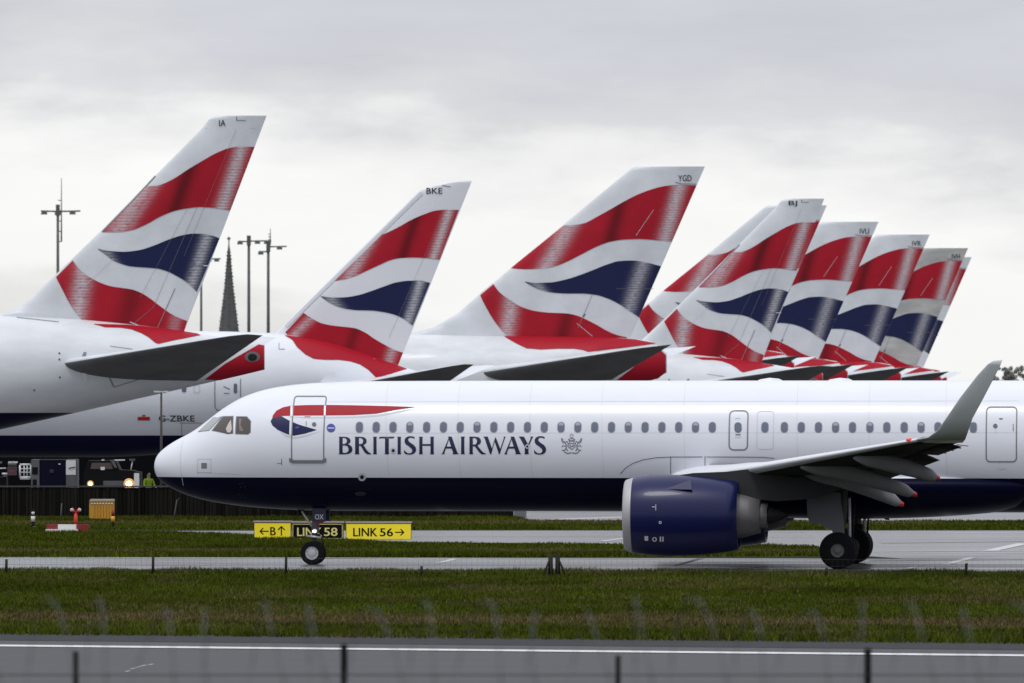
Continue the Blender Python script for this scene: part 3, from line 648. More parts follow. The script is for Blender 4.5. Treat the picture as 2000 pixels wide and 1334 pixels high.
    b = MB(); b.lathe([(19.3, .42), (19.68, .40), (19.9, .37), (19.9, .33), (19.6, .33)], 'titan', 'x', c, 48); b.build('exhaust_nozzle', eng)
    b = MB(); b.lathe([(19.6, .28), (20.0, .24), (20.35, .13), (20.55, .02)], 'dark', 'x', c, 32); b.build('exhaust_cone', eng)
    return w, eng
wl, el = wing(-1); wr, er = wing(1)
# strake and little markings on the near engine
b = MB()
def nac(px, py, off=.012):
    lat = -6.6
    for _ in range(6):
        x, z = fr.loc(px, py, lat); r = 1.24 if 16 < x < 17.8 else 1.2; lat = -5.75 - math.sqrt(max(.01, r * r - (z - 1.675) ** 2))
    return (x, lat - off, z)
p = [nac(1299, 955), nac(1350, 938), nac(1352, 956)]
tipv = (p[1][0] - .02, p[1][1] - .12, p[1][2] + .20)
b.add([p[0], p[2], p[1], (p[1][0], p[1][1] - .14, p[1][2] + .02), (p[2][0], p[2][1] - .10, p[2][2])], [(0, 1, 2), (0, 2, 3), (0, 3, 4), (0, 4, 1), (1, 4, 3, 2)], 'navyflat')
b.build('strake', el)
for q in [[(1259, 1047), (1266, 1047), (1266, 1056), (1259, 1056)], stroke([(1290, 1049), (1290, 1057)], 3)[0], stroke([(1295, 1049), (1295, 1057)], 2.5)[0], stroke([(1274, 990), (1279, 990)], 1)[0], stroke([(1281, 985), (1281, 997)], .8)[0]]:
    b = MB(); b.add([nac(*v, .02) for v in q], [(0, 1, 2, 3)], 'white'); b.build('engine_marking', el)
for cx, cy, r in ((1278.5, 1053.5, 4.6), (1289.5, 1020.5, 2.8)):
    o1, o2 = circ(cx, cy, r, 14), circ(cx, cy, r * .55, 14); b = MB(); b.add([nac(*v, .02) for v in o1 + o2], [(k, (k + 1) % 14, 14 + (k + 1) % 14, 14 + k) for k in range(14)], 'white'); b.build('engine_marking', el)

# ---- landing gear
def wheel(mb, c, r, w, hubm, hubr, sd=-1):
    mb.lathe([(-w / 2, r * .55), (-w / 2, r * .80), (-w * .46, r * .90), (-w * .36, r * .965), (-w * .2, r * .995), (-w * .19, r * .98), (-w * .16, r * .98), (-w * .15, r), (-w * .03, r), (-w * .02, r * .98), (w * .02, r * .98), (w * .03, r), (w * .15, r), (w * .16, r * .98), (w * .19, r * .98), (w * .2, r * .995), (w * .36, r * .965), (w * .46, r * .90), (w / 2, r * .80), (w / 2, r * .55)], 'black', 'y', c, 48)
    mb.lathe([(sd * w * .50, r * .58), (sd * w * .49, hubr)], 'black', 'y', c, 36); mb.lathe([(sd * w * .49, hubr), (sd * w * .42, hubr * .92), (sd * w * .36, hubr * .62), (sd * w * .44, hubr * .5), (sd * w * .5, hubr * .38), (sd * w * .52, hubr * .2), (sd * w * .52, .002)], hubm, 'y', c, 36)
    mb.lathe([(-sd * w * .48, r * .58), (-sd * w * .3, .002)], 'hubgrey', 'y', c, 24)
gear = MB(); x = NG; 
gear.tube([(x + .12, 0, 1.85), (x + .03, 0, .95), (x, 0, .39)], [.095, .085, .06], 'hubgrey', 12)
gear.tube([(x + .08, 0, 1.4), (x + .06, 0, 1.0)], .12, 'midgrey', 12)
gear.tube([(x - .38, 0, 1.72), (x + .04, 0, 1.08)], .035, 'hub', 8); gear.tube([(x - .38, 0, 1.72), (x - .5, 0, 1.66)], .04, 'dark', 8)
gear.tube([(x + .02, -.36, .39), (x, .36, .39)], .06, 'hub', 10); gear.tube([(x + .18, 0, .98), (x + .33, 0, .68), (x + .1, 0, .45)], .028, 'hubgrey', 8)
gear.tube([(x - .22, -.1, .92), (x + .26, -.12, .86)], .035, 'hub', 8); gear.box((x - .04, -.16, 1.0), (x + .16, -.06, 1.22), 'hubgrey')
gear.box((x + .1, -.16, 1.30), (x + .34, -.14, 1.38), 'redtip')
ng = gear.build('nose_gear', jet)
for y in (-.27, .27):
    m_ = MB(); wheel(m_, (x, y, .375), .375, .22, 'hub', .215, -1 if y < 0 else 1)
    for k in range(9): t = 2 * math.pi * k / 9; m_.lathe([(y * 0, .022), (-.012 if y < 0 else .012, .018)], 'hubgrey', 'y', (x + .15 * math.cos(t), y + (-.10 if y < 0 else .10), .375 + .15 * math.sin(t)), 8)
    m_.build('wheel', ng)
m_ = MB(); m_.lathe([(-.05, .002), (-.04, .034), (.03, .036), (.04, .002)], mat('taxi_light', (1, 1, 1), .3, emit=((1, .98, .95), 14)), 'x', (x + .06, -.18, 1.06), 14); m_.build('taxi_light', ng)
m_ = MB(); d0, d1 = fr.loc(610, 996, -.5), fr.loc(636, 1019, -.5)
m_.box((d0[0], -.52, d1[1]), (d1[0], -.49, d0[1] + .1), MT['navyflat']); v_, f_ = text2d('OX')
tx0, tz0 = fr.loc(615, 1014.5, -.53); tx1, tz1 = fr.loc(632, 1004.5, -.53)
m_.add([(tx0 + (tx1 - tx0) * a, -.53, tz0 + (tz1 - tz0) * c_) for a, c_ in v_], f_, 'white')
m_.build('gear_door', ng)
m_ = MB(); m_.box((d0[0], .49, d1[1]), (d1[0], .52, d0[1] + .1), MT['navyflat']); m_.build('gear_door', ng)
for sd in (-1, 1):
    g = MB(); X, Y = 21.97, sd * 3.795
    g.tube([(X + .12, Y + sd * -.0, 2.9), (X + .10, Y, 1.7), (X, Y, .57)], [.17, .16, .11], 'hubgrey', 14); g.tube([(X + .32, Y, 2.2), (X + .34, Y, .95), (X + .08, Y, .6)], [.05, .05, .04], 'hub', 8)
    g.tube([(X + .48, Y, 2.0), (X + .42, Y, .9)], .03, 'dark', 8); g.tube([(X, Y - .55, .57), (X, Y + .55, .57)], .09, 'hubgrey', 12); g.tube([(X + .1, Y, 1.6), (X + .1, Y * .5, 2.2)], .07, 'hubgrey', 10)
    g.tube([(X - .2, Y, 1.55), (X + .3, Y, 1.5)], .05, 'dark', 8); g.box((X - .08, Y - .14, 1.0), (X + .28, Y + .14, 1.25), 'dark')
    go = g.build('main_gear', jet)
    for dy in (-.465, .465):
        m_ = MB(); wheel(m_, (X, Y + dy, .575), .575, .43, MT['ring'], .21, -1 if dy < 0 else 1); m_.build('wheel', go)
    m_ = MB(); dl = -4.35
    poly = [fr.loc(px, py, dl) for px, py in ((1576, 962), (1641, 962), (1643, 985), (1648, 1018), (1650, 1043), (1628, 1046), (1625, 1036), (1600, 1023), (1583, 1021), (1578, 1012), (1576, 990))]
    m_.prism(poly, sd * 4.35 - .025, sd * 4.35 + .025, 'midgrey'); m_.build('gear_door', go)
# tail of the jet, beyond the frame
b = MB(); b.loft([[(a, s_ * t, z) for a, s_, z in ((x0, 0, z), (x0 + (x1 - x0) * .3, 1, z), (x1, 0, z), (x0 + (x1 - x0) * .3, -1, z))] for x0, x1, z, t in ((36.5, 42.6, 5.4, .3), (39.3, 43.4, 8.6, .22), (41.8, 44.0, 11.76, .1))], 'white', False); b.build('tail_fin', jet)
for sd in (-1, 1):
    b = MB(); b.loft([foil(38.6, 4.9, 42.2, 4.85, sd * .3, .1), foil(41.9, 5.45, 43.4, 5.42, sd * 6.2, .09)], 'grey'); b.build('stabiliser', jet)

# ------------------------------------------------------------------ parked airliners
RED = np.array([.36, .007, .020]); NAV = np.array([.009, .013, .058]); PALE = np.array([.55, .55, .58])
def resample(p, n):
    p = np.array(p, float); d = np.r_[0, np.cumsum(np.hypot(*np.diff(p, axis=0).T))]; fx, fy = pchip(d, p[:, 0]), pchip(d, p[:, 1])
    t = np.linspace(0, d[-1], n); return np.stack([fx(t), fy(t)], 1)
class Fin:
    def __init__(s, fr, le, te, ymin, ymax, tmax):
        s.fr = fr; s.le = sorted([fr.loc(x, y, 0)[::-1] for x, y in le]); s.te = sorted([fr.loc(x, y, 0)[::-1] for x, y in te])
        s.z1 = s.le[-1][0]; s.z0 = fr.loc(1000, ymax, 0)[1]; s.tmax = tmax
        s.lx = lambda z: float(np.interp(z, [a for a, _ in s.le], [b for _, b in s.le])); s.tx = lambda z: float(np.interp(z, [a for a, _ in s.te], [b for _, b in s.te]))
    def half(s, x, z):
        z = min(max(z, s.z0), s.z1); a, b_ = s.lx(z), s.tx(z); c = max(b_ - a, .01); u = min(max((x - a) / c, 0), 1)
        t = 5 * .11 * c * (.2969 * math.sqrt(u) - .126 * u - .3516 * u * u + .2843 * u ** 3 - .1036 * u ** 4); m = s.tmax
        return m * math.tanh(t / m) + .012
    def mesh(s, mb, m):
        zs = sorted(set(list(np.linspace(s.z0, s.z1, 46)) + [z for z, _ in s.le if s.z0 < z < s.z1])); nc = 40
        us = [(1 - math.cos(math.pi * k / nc)) / 2 for k in range(nc + 1)]; rings = []
        for z in zs:
            a, b_ = s.lx(z), s.tx(z); p = [(a + (b_ - a) * u, -s.half(a + (b_ - a) * u, z), z) for u in us]
            rings.append(p + [(x, -y, zz) for x, y, zz in p[::-1]])
        mb.loft(rings, m)
    def strip(s, mb, top, bot, base, hi, n=84, rows=14, off=.02):
        T, B = resample(top, n), resample(bot, n)
        for sd in (-1, 1):
            vs = []; cs = []
            for j in range(rows):
                for i in range(n):
                    px, py = T[i] + (B[i] - T[i]) * j / (rows - 1); hlv = 0.0; x, z = s.fr.loc(px, py, 0)
                    z = min(z, s.z1); x = min(max(x, s.lx(z) + .005), s.tx(z) - .003); vs.append((x, sd * (s.half(x, z) + off), z)); c = base.copy()
                    for (xa, ya, xb, yb, sg, amp) in hi:
                        xx = xa + (xb - xa) * (py - ya) / (yb - ya); g = abs(amp) * math.exp(-((px - xx) / sg) ** 2)
                        c = c if amp > 0 else c * (1 - g) + base * .15 * g; hlv = max(hlv, g) if amp > 0 else hlv
                    cs.append((*c, hlv))
            mb.add(vs, [(j * n + i, j * n + i + 1, (j + 1) * n + i + 1, (j + 1) * n + i) for j in range(rows - 1) for i in range(n - 1)], 'flag', True, cs)
    def quad(s, mb, q, m, off=.03):
        vs = []
        for px, py in q:
            x, z = s.fr.loc(px, py, 0); vs.append((x, -(s.half(x, z) + off), z))
        mb.add(vs, [tuple(range(len(q)))], m)
    def text(s, mb, t, x0, y0, x1, y1, m='letter', off=.035):
        v, f = text2d(t); vs = []
        for a, c in v:
            x, z = s.fr.loc(x0 + (x1 - x0) * a, y1 - (y1 - y0) * c, 0); vs.append((x, -(s.half(x, z) + off), z))
        mb.add(vs, f, m)

def stab(fr, root, rl, rt, tl, tt, latr, latt, ums, lms, tc=.10):
    for sd in (-1, 1):
        a, b_, c, d = fr.loc(*rl, -latr), fr.loc(*rt, -latr), fr.loc(*tl, -latt), fr.loc(*tt, -latt); rings = []
        for t in (-(latr - .6) / (latt - latr), 0, .2, .4, .6, .8, .94, .985, 1.0):
            q = 0 if t < .9 else ((t - .9) / .1) ** 2; mixp = lambda p, r_: [p[k] + (r_[k] - p[k]) * t for k in (0, 1)]
            le, te = mixp(a, c), mixp(b_, d); ch = te[0] - le[0]; le[0] += q * ch * .30; tcc = tc * (1.25 - .4 * max(t, 0)) * (1 - .6 * q)
            rings.append(foil(le[0], le[1], te[0], te[1], sd * (latr + (latt - latr) * t), tcc, 16, camber=0))
        b = MB(); b.loft(rings, lms); n = len(rings[0]); k = b.mi(ums)
        for fi, f in enumerate(b.f):
            if len(f) == 4 and (f[0] % n) < 16: b.m[fi] = k  # pale top, dark underside: overhead light painted in by face
        b.build('stabiliser', root)

class Plane: pass
def parked(D, axp, yaw, crown, keel, fin_le, fin_te, fin_ymax, tmax, bodym, finm, bands, seams, stabp, label, full=44.0, round_=1.0):
    P = Plane(); P.fr = Frame((axp - 1000) / F * D, D, R(yaw)); fr_ = P.fr
    P.root = tag(fr_.root('airliner'), label, 'airliner', 'parked airliners in a row showing their tail fins')
    cr = [fr_.loc(x, y, 0) for x, y in crown]; ke = [fr_.loc(x, y, 0) for x, y in keel]
    # the part of the fuselage beyond the frame, closed by a nose
    ct, kb = cr[0][1], ke[0][1]; zc = ct * .42 + kb * .58
    xn = cr[0][0] - full
    cr = [(xn, zc + .05), (xn + 1.2, zc + (ct - zc) * .45), (xn + 4, zc + (ct - zc) * .8), (xn + 8, ct)] + cr
    ke = [(xn, zc - .05), (xn + 1.2, zc - (zc - kb) * .5), (xn + 4, zc - (zc - kb) * .85), (xn + 8, kb)] + ke
    x1 = min(cr[-1][0], ke[-1][0])
    P.body = Body(fr_, cr, ke, lambda x, hh: hh * (round_ if x < x1 - 4 else round_ * (.45 + .55 * max(0, (x1 - x) / 4))))
    b = P.body.mesh(list(xn + np.array([0, .2, .6, 1.2, 2, 3, 4, 6, 8])) + list(np.linspace(xn + 10, cr[4][0] - .1, 12)) + list(np.linspace(cr[4][0], x1, 60)), bodym, 72)
    P.bmb = b; P.fin = Fin(fr_, fin_le, fin_te, 0, fin_ymax, tmax); P.fmb = MB(); P.fin.mesh(P.fmb, finm)
    for top, bot, base, hi in bands: P.fin.strip(P.fmb, top, bot, base, hi)
    for q, m in seams: P.fin.quad(P.fmb, q, m)
    stab(fr_, P.root, *stabp); return P
def done(P): P.fob = P.fmb.build('tail_fin', P.root, fix=False); P.bob = P.bmb.build('fuselage', P.root, fix=False)

def seam(pts, w, m): return [(q, m) for q in stroke(pts, w)]
# --- wide-body twin, nearest tail
B7 = [([(287.7, 363.2), (304.8, 363), (321.9, 358), (341.8, 348), (370, 329.6), (398.8, 312.5), (421.6, 299.7), (450, 289), (470, 286.2), (498.5, 287)],
       [(199.4, 453.5), (227.9, 453.5), (256, 450), (284.8, 439), (313, 423.6), (341.8, 412), (364.6, 407.4), (393, 404.5), (421.6, 406.5), (450, 410.8)], RED,
       [(472, 288, 433, 408, 13, .72), (276, 375, 232, 450, 22, .55), (368, 335, 342, 412, 16, -.75), (296, 375, 255, 440, 12, .3)]),
      ([(192, 486), (216.5, 490.5), (242, 492), (270.6, 489), (299, 480.6), (327.6, 469), (356, 459.8), (378.8, 456.4), (398.8, 457), (413, 459.8), (428.7, 465.5)],
       [(192, 487), (205, 496), (222, 509), (239, 516), (256, 520.4), (284.8, 522.7), (307.6, 524.7), (327.6, 530.4), (347.5, 540.4), (367.4, 553), (384.5, 569.7)], NAV,
       [(405, 460, 374, 555, 11, .6), (205, 488, 215, 505, 12, .4)]),
      ([(142.4, 508.5), (153.8, 524), (170.9, 538.4), (193.7, 551), (216.5, 559), (239, 562.6), (256, 565), (273.5, 571), (290.5, 581), (313, 598), (336, 614), (353, 622.4), (365.5, 626.7)],
       [(109.7, 541.2), (122.5, 565.5), (136.7, 592.5), (153.8, 616.7), (170.9, 632.4), (182, 639), (205, 644), (236.4, 648), (256, 651), (290.5, 655), (320, 656), (340, 655), (359, 650)], RED,
       [(165, 530, 150, 620, 17, .66), (345, 620, 335, 655, 12, .3), (262, 570, 240, 640, 24, -.5)])]
le777 = [(432, 225.5), (419, 227), (408, 233), (399, 245.6), (199, 449), (110, 535), (60, 582), (40, 598), (20, 608), (-30, 618)]
te777 = [(521, 225.5), (358.5, 650), (352, 668)]
sm7 = seam([(463, 228), (462, 235), (480, 235.5)], 1.2, 'thin') + seam([(401, 250), (500, 250)], .7, 'faint') + seam([(462, 252), (360, 500)], .4, 'line') + seam([(385, 405), (300, 600), (252, 640)], .5, 'line') + seam([(365, 410), (275, 580)], .4, 'line') + seam([(398, 519), (409, 519)], 1.6, 'white') + seam([(372, 519), (398, 519)], 1, 'thin')
sm7 += seam([(342, 564), (307, 642)], 1.5, 'line') + seam([(255, 629), (280, 640), (309, 644)], 1.8, 'faint') + seam([(303, 344), (255, 396), (200, 452)], 2.6, 'line') + seam([(222, 505), (150, 575)], .7, 'faint')
MT['b777'] = livery('widebody_paint', 5.8 - 61 / F * 388, (.68, .705, .735), (.008, .009, .035), .35, .3, .05)
P1 = parked(388, 360, 0, [(-900, 612), (-200, 612), (-80, 613), (0, 616), (142, 622), (250, 632), (313, 640), (385, 651), (450, 662), (505, 671), (517, 674)],
            [(-900, 866), (-200, 866), (-80, 856), (0, 839), (142, 807.5), (250, 783), (313, 769), (418, 745), (480, 731), (517, 722)], le777, te777, 668, .42, 'b777', 'offwhite', B7, sm7,
            ((122, 710), (405, 730), (466, 653), (513, 655), 2.2, 10.8, 'offwhite', 'under'),
            'parked wide-body airliner with IA on its tall fin, leftmost tail in the row')
P1.body.decal(P1.bmb, [[(182, 633), (256, 635), (330, 643), (385, 651.5), (392, 655), (340, 665), (309, 672), (302, 669), (290, 659), (276, 651), (256, 643.5), (236, 640.5), (205, 639.5)]], 'red', .02)
P1.body.decal(P1.bmb, [[(400, 741), (440, 710), (505, 673), (516, 675), (516.4, 721.5), (430, 742)]], 'red', .02)
P1.body.decal(P1.bmb, [circ(493, 697, 15, 20, 10)], 'under', .03); P1.body.decal(P1.bmb, [circ(493, 698, 9, 16, 7)], 'dark', .04)
for q in stroke([(33, 620), (115, 629)], .9) + stroke([(215, 676), (258, 682)], 1) + stroke([(210, 730), (222, 756), (290, 735), (312, 718)], 1.2) + stroke([(213, 733), (222, 752)], 1): P1.body.decal(P1.bmb, [q], 'line', .02)
P1.body.decal(P1.bmb, [[(163, 688), (169, 688), (167, 702), (159, 702)]], 'line', .02); P1.body.decal(P1.bmb, [[(160, 728), (169, 728), (171, 746), (165, 747)]], 'white', .05)
for px, py in ((116, 690), (116, 702), (117, 737), (67, 762)): P1.body.decal(P1.bmb, [circ(px, py, 2, 8)], 'thin', .02)
done(P1); b = MB(); P1.fin.text(b, 'IA', 428, 234.5, 441, 246.5); b.build('registration_letters', P1.root)
# --- second twin with grey leading edge
B8 = [([(738.6, 461.5), (761, 452.5), (783.7, 441), (803, 430), (829, 418.7), (851, 411.5), (870.7, 409.6), (896, 410)],
       [(654.7, 548.6), (670.9, 546), (693, 539.5), (719, 528), (741.8, 517.6), (764, 508), (783.7, 504), (806, 503), (832, 504), (858.8, 507)], RED,
       [(878, 410, 846, 506, 9, .72), (722, 470, 680, 545, 14, .55), (812, 425, 786, 505, 12, -.7)]),
      ([(627, 578), (651.5, 581.4), (674, 580.8), (699.9, 576.6), (725.7, 568.6), (751, 559.5), (774, 551.8), (796.6, 548.6), (819, 548), (840, 552.4)],
       [(627, 579), (641.8, 589.5), (661, 599), (680.5, 604), (699.9, 606), (725.7, 606.6), (745, 608.9), (767.6, 613.7), (787, 621.8), (806, 636)], NAV,
       [(822, 549, 796, 630, 9, .65), (645, 581, 655, 597, 14, .45)]),
      ([(593.5, 611), (609.6, 621.7), (629, 631.4), (651.5, 636), (674, 638.5), (693, 641), (712.8, 649), (732, 662), (754.7, 675), (774, 684.6), (787, 688.8)],
       [(558, 649), (571, 664), (584, 680), (600, 694), (615, 702), (635, 706), (661, 708), (690, 712), (715, 716), (740, 718), (760, 718), (777, 716)], RED,
       [(608, 622, 580, 650, 12, .5), (768, 680, 756, 716, 10, .5), (695, 645, 674, 705, 12, -.5)])]
le787 = [(895, 352.8), (867.5, 357), (841.7, 363), (822, 371), (815.9, 376), (538.7, 650.8), (520, 669)]
te787 = [(922, 352.3), (777, 715), (768, 740)]
sm8 = seam([(823, 378), (560, 637)], 6.5, MT['faint']) + seam([(864, 362), (880, 365)], 1.2, 'thin') + seam([(860, 430), (760, 660)], .4, 'line') 
MT['b787'] = livery('twin_paint', 5.8 - 105 / F * 420, (.74, .765, .82), (.008, .009, .04), .3, .4, .03)
P2 = parked(420, 700, 3, [(-700, 645), (200, 645), (420, 647), (540, 651), (600, 660), (640, 668), (700, 686), (777, 713), (860, 738), (950, 760)],
            [(-700, 893), (200, 893), (330, 886), (420, 870), (540, 842), (640, 815), (777, 785), (860, 775), (950, 768)], le787, te787, 735, .36, 'b787', 'white', B8, sm8,
            ((600, 768), (868, 752), (897, 711.5), (925, 712), .9, 9.9, 'white', 'under'), 'parked airliner with BKE on its curved-tip fin, second tail from the left')
P2.body.decal(P2.bmb, [[(556, 655), (600, 661), (640, 669), (700, 687), (777, 714), (795, 720.5), (765, 730), (735, 738), (719, 722), (703, 712), (684, 706), (661, 703), (635, 703), (613, 701), (597, 693), (580, 678), (571, 664)]], 'red', .02)
for q in stroke([(420, 742), (420, 795), (424, 801), (430, 801)], 1.6) + stroke([(470, 740), (470, 775)], 1.6) + stroke([(545, 670), (545, 682), (556, 682)], 1) + stroke([(352, 826), (395, 826)], 1) + stroke([(355, 826), (355, 850)], 1): P2.body.decal(P2.bmb, [q], 'line', .02)
for q in stroke([(437, 755), (449, 760)], 1.6) + stroke([(438, 768), (448, 768)], 1.4): P2.body.decal(P2.bmb, [q], 'thin', .02)
P2.body.decal(P2.bmb, [rrect(456.5, 749, 463.5, 768, 3.2)], 'pane', .02); P2.body.decal(P2.bmb, [rrect(355, 752, 364, 766, 4)], 'pane', .02)
for q in stroke(rrect(379, 752, 390, 767, 4), 1.1): P2.body.decal(P2.bmb, [q], 'faint', .02)
P2.body.decal(P2.bmb, [[(269, 814), (293, 814), (293, 821), (269, 821)]], 'redtip', .02); P2.body.decal(P2.bmb, [[(278, 810), (284, 810), (284, 813), (278, 813)]], 'redtip', .02)
done(P2); b = MB(); P2.fin.text(b, 'BKE', 833, 367, 864.5, 378.5); b.build('registration_letters', P2.root)
b = MB(); v, f = text2d('G-ZBKE')
x0, z0 = P2.body.on(310.5, 823.5); x1, z1 = P2.body.on(380, 811.5)
b.add([(x0 + (x1 - x0) * a, -(P2.body.surf(x0 + (x1 - x0) * a, z0 + (z1 - z0) * c) + .03), z0 + (z1 - z0) * c) for a, c in v], f, 'letter'); b.build('registration_mark', P2.root)
# --- four-engined jumbo with long dorsal fillet
B4 = [([(1102, 440), (1121, 439.7), (1142, 436), (1166, 424), (1193.8, 408.6), (1221, 393), (1249, 379), (1276.6, 369), (1304, 362.8), (1331.7, 361), (1361, 362)],
       [(997, 524), (1028, 525.9), (1055.9, 524.8), (1083, 520.7), (1111, 510), (1138.6, 495.9), (1166, 482), (1193.8, 472), (1221, 468), (1249, 467), (1280, 469), (1312.8, 471.7)], RED,
       [(1328, 362, 1298, 470, 13, .72), (1114, 440, 1066, 524, 17, .6), (1212, 398, 1192, 472, 15, -.7)]),
      ([(1026.6, 550), (1049, 552.8), (1076.6, 551.7), (1104, 546.6), (1131.7, 538), (1159, 527.6), (1187, 516.6), (1211, 510), (1235, 509), (1262.8, 513), (1293.8, 520.7)],
       [(1026.6, 551), (1042, 560), (1062.8, 568), (1083.5, 572), (1111, 573.5), (1138.6, 573.5), (1162.8, 575.9), (1186.9, 582.8), (1211, 594.8), (1231.7, 608.6), (1249.7, 620.7)], NAV,
       [(1258, 512, 1228, 605, 13, .5), (1045, 552, 1058, 566, 12, .4)]),
      ([(962.8, 552.8), (976.6, 570.7), (997, 586), (1021, 600), (1049, 608), (1076.6, 611), (1104, 612), (1124.8, 615.5), (1145.5, 624), (1166, 634.5), (1187, 646.6), (1207.6, 655), (1224.8, 658.6)],
       [(936.9, 574), (952.4, 603.5), (969.7, 631), (990, 653.5), (1007, 664), (1040, 667), (1080, 668), (1120, 668), (1160, 668), (1190, 668), (1224, 665)], RED,
       [(1000, 590, 990, 655, 15, .62), (1110, 615, 1098, 660, 16, -.6)])]
le747 = [(1247, 325.2), (1238, 326), (1228, 333), (997, 524), (935, 576), (893.8, 612), (845.5, 639.7), (804, 650), (760, 656)]
te747 = [(1377, 324.8), (1231.7, 657), (1224, 675)]
sm4 = seam([(1320, 356), (1330, 359), (1360, 359.5)], 1.2, 'thin') + seam([(1205, 564), (1276, 564)], 1, 'thin') + seam([(1277, 410), (1243, 460)], .7, 'faint') + seam([(1158, 575), (1130, 640)], .8, 'line') + seam([(1128, 632), (1158, 657)], .8, 'faint') + seam([(1143, 614), (1140, 618)], 3, 'thin')
for x, y in ((1301, 394), (1289, 442), (1290, 412), (1278, 458), (1246, 516)): sm4.append((circ(x, y, 1.8, 8), 'thin'))
MT['b747'] = livery('jumbo_paint', -5, (.67, .69, .72), (.01, .01, .04), .45, .15, .07)
P3 = parked(480, 1232, 5, [(-300, 648), (804, 652), (936, 655), (1100, 657), (1200, 659), (1240, 662), (1283, 670), (1294, 678), (1302, 690)],
            [(-300, 848), (850, 846), (930, 832), (1000, 815), (1100, 786), (1200, 757), (1250, 747), (1290, 738), (1302, 728)], le747, te747, 676, .46, 'b747', 'offwhite', B4, sm4,
            ((945, 727), (1215, 730), (1272, 676), (1312, 673), 2.6, 10.9, 'offwhite', 'under'), 'parked jumbo with YGD on its swept fin, third tail from the left')
P3.body.decal(P3.bmb, [[(984, 656.5), (1100, 658), (1200, 660), (1240, 663), (1283, 671), (1215, 680), (1149, 687.5), (1139, 684), (1121, 681.5), (1090, 681.5), (1056, 683), (1028, 680.5), (1008, 671), (992, 662)]], 'red', .02)
P3.body.decal(P3.bmb, [[(1205, 742), (1240, 715), (1292, 685), (1301, 694), (1301, 727), (1285, 739), (1240, 750)]], 'red', .02)
done(P3); b = MB(); P3.fin.text(b, 'YGD', 1325, 342, 1351, 354); b.build('registration_letters', P3.root)

def copy_jet(P, D, tipx, tipy, tip0, k, label, txt, yaw, dirty=None, box=None):
    """another aircraft of the same kind further down the row; its fin tip stands at (tipx, tipy) in the photo's view"""
    r = P.root.copy(); COL.objects.link(r); r['label'] = label; r.rotation_euler = (0, 0, -R(yaw)); r.scale = (k, k, k)
    for ch in list(P.root.children):
        if ch.name.startswith('registration') : continue
        c = ch.copy(); COL.objects.link(c); c.parent = r
        if dirty and ch.name.startswith('tail_fin'):
            c.data = ch.data.copy(); c.data.materials[0] = MT[dirty]
    x, z = P.fr.loc(*tip0, 0); X, Y, Z = at(tipx, tipy, D)
    r.location = (X - k * x * math.cos(R(yaw)), Y + k * x * math.sin(R(yaw)), Z - k * z)
    if txt:
        b = MB(); P.fin.text(b, txt, *box); b.build('registration_letters', r)
    return r
copy_jet(P1, 525, 1610, 388, (521, 226), 1.03, 'parked wide-body airliner with BJ on its square-tip fin, fourth big tail from the left', 'BJ', 0, box=(429, 231.5, 451, 246))
copy_jet(P3, 570, 1615, 401, (1377, 325), 1.0, 'parked jumbo mostly hidden behind the BJ fin, only its fin edges showing', None, 5)
copy_jet(P3, 620, 1716, 433, (1377, 325), 1.03, 'parked jumbo with IVU on its fin, just right of the BJ tail', 'IVU', 5, box=(1331, 342, 1354, 355))
copy_jet(P3, 672, 1816, 458, (1377, 325), 1.04, 'parked jumbo with IVR on its fin, between the IVU and IVH tails', 'IVR', 5, box=(1331, 342, 1354, 355))
copy_jet(P3, 730, 1891, 484.5, (1377, 325), 1.05, 'parked jumbo with IVH on its stained grimy fin near the right end', 'IVH', 5, 'dirtywhite', box=(1331, 342, 1354, 355))
copy_jet(P3, 790, 1898, 502, (1377, 325), 1.06, 'farthest parked jumbo, a sliver of fin showing right of the IVH tail', None, 5)

# ------------------------------------------------------------------ background masts, spire, tree
MT['mast'] = mat('mast_grey', (.085, .09, .09), .7, noise=.2, nscale=(1, 1, .6)); MT['spire'] = mat('spire_slate', (.085, .088, .088), .8, noise=.25, nscale=(.3, .3, .6))
def mast(px, top, D, wpx, arms, label, aerial=None):
    s = D / F; X, Y, _ = at(px, 700, D); r = empty('light_mast', (X, Y, 0)); tag(r, label, 'light mast', 'tall floodlight masts behind the parked jets')
    zt = H - (top - YH) * s; b = MB(); b.tube([(0, 0, 0), (0, 0, zt * .6), (0, 0, zt)], [wpx * s * .62, wpx * s * .5, wpx * s * .42], 'mast', 10); b.box((-wpx * s * .6, -.3, zt - 1.0), (wpx * s * .6, .3, zt + .25), 'mast'); b.build('pole', r)
    for dx0, dx1, dy in arms:
        b = MB(); z = zt - dy * s; b.tube([(0, 0, z), ((dx0 if abs(dx0) > abs(dx1) else dx1) * s, 0, z + .05)], .10, 'mast', 6); b.build('crossarm', r)
        b = MB(); a, c = min(dx0, dx1) * s, max(dx0, dx1) * s; n = max(1, int((c - a) / .9))
        for i in range(n):
            u = a + (c - a) * (i + .5) / n; b.loft([[(u - .3, y, z - .32) for y in (0,)] and [(u - .36, -.3, z - .35), (u + .36, -.3, z - .35), (u + .3, .3, z - .28), (u - .3, .3, z - .28)], [(u - .3, -.25, z + .05), (u + .3, -.25, z + .05), (u + .2, .25, z + .12), (u - .2, .25, z + .12)]], 'mast', False)
        b.build('floodlight', r)
    if aerial:
        dx, y0, y1 = aerial; b = MB(); b.tube([(dx * s, 0, H - (y1 - YH) * s), (dx * s, 0, H - (y0 - YH) * s)], [.10, .04], 'mast', 6)
        for yy in np.linspace(y0 + (y1 - y0) * .35, y1, 5): b.tube([(0, 0, H - (yy - YH) * s), (dx * s, 0, H - (yy - YH) * s)], .05, 'mast', 5)
        b.build('aerial', r)
    return r
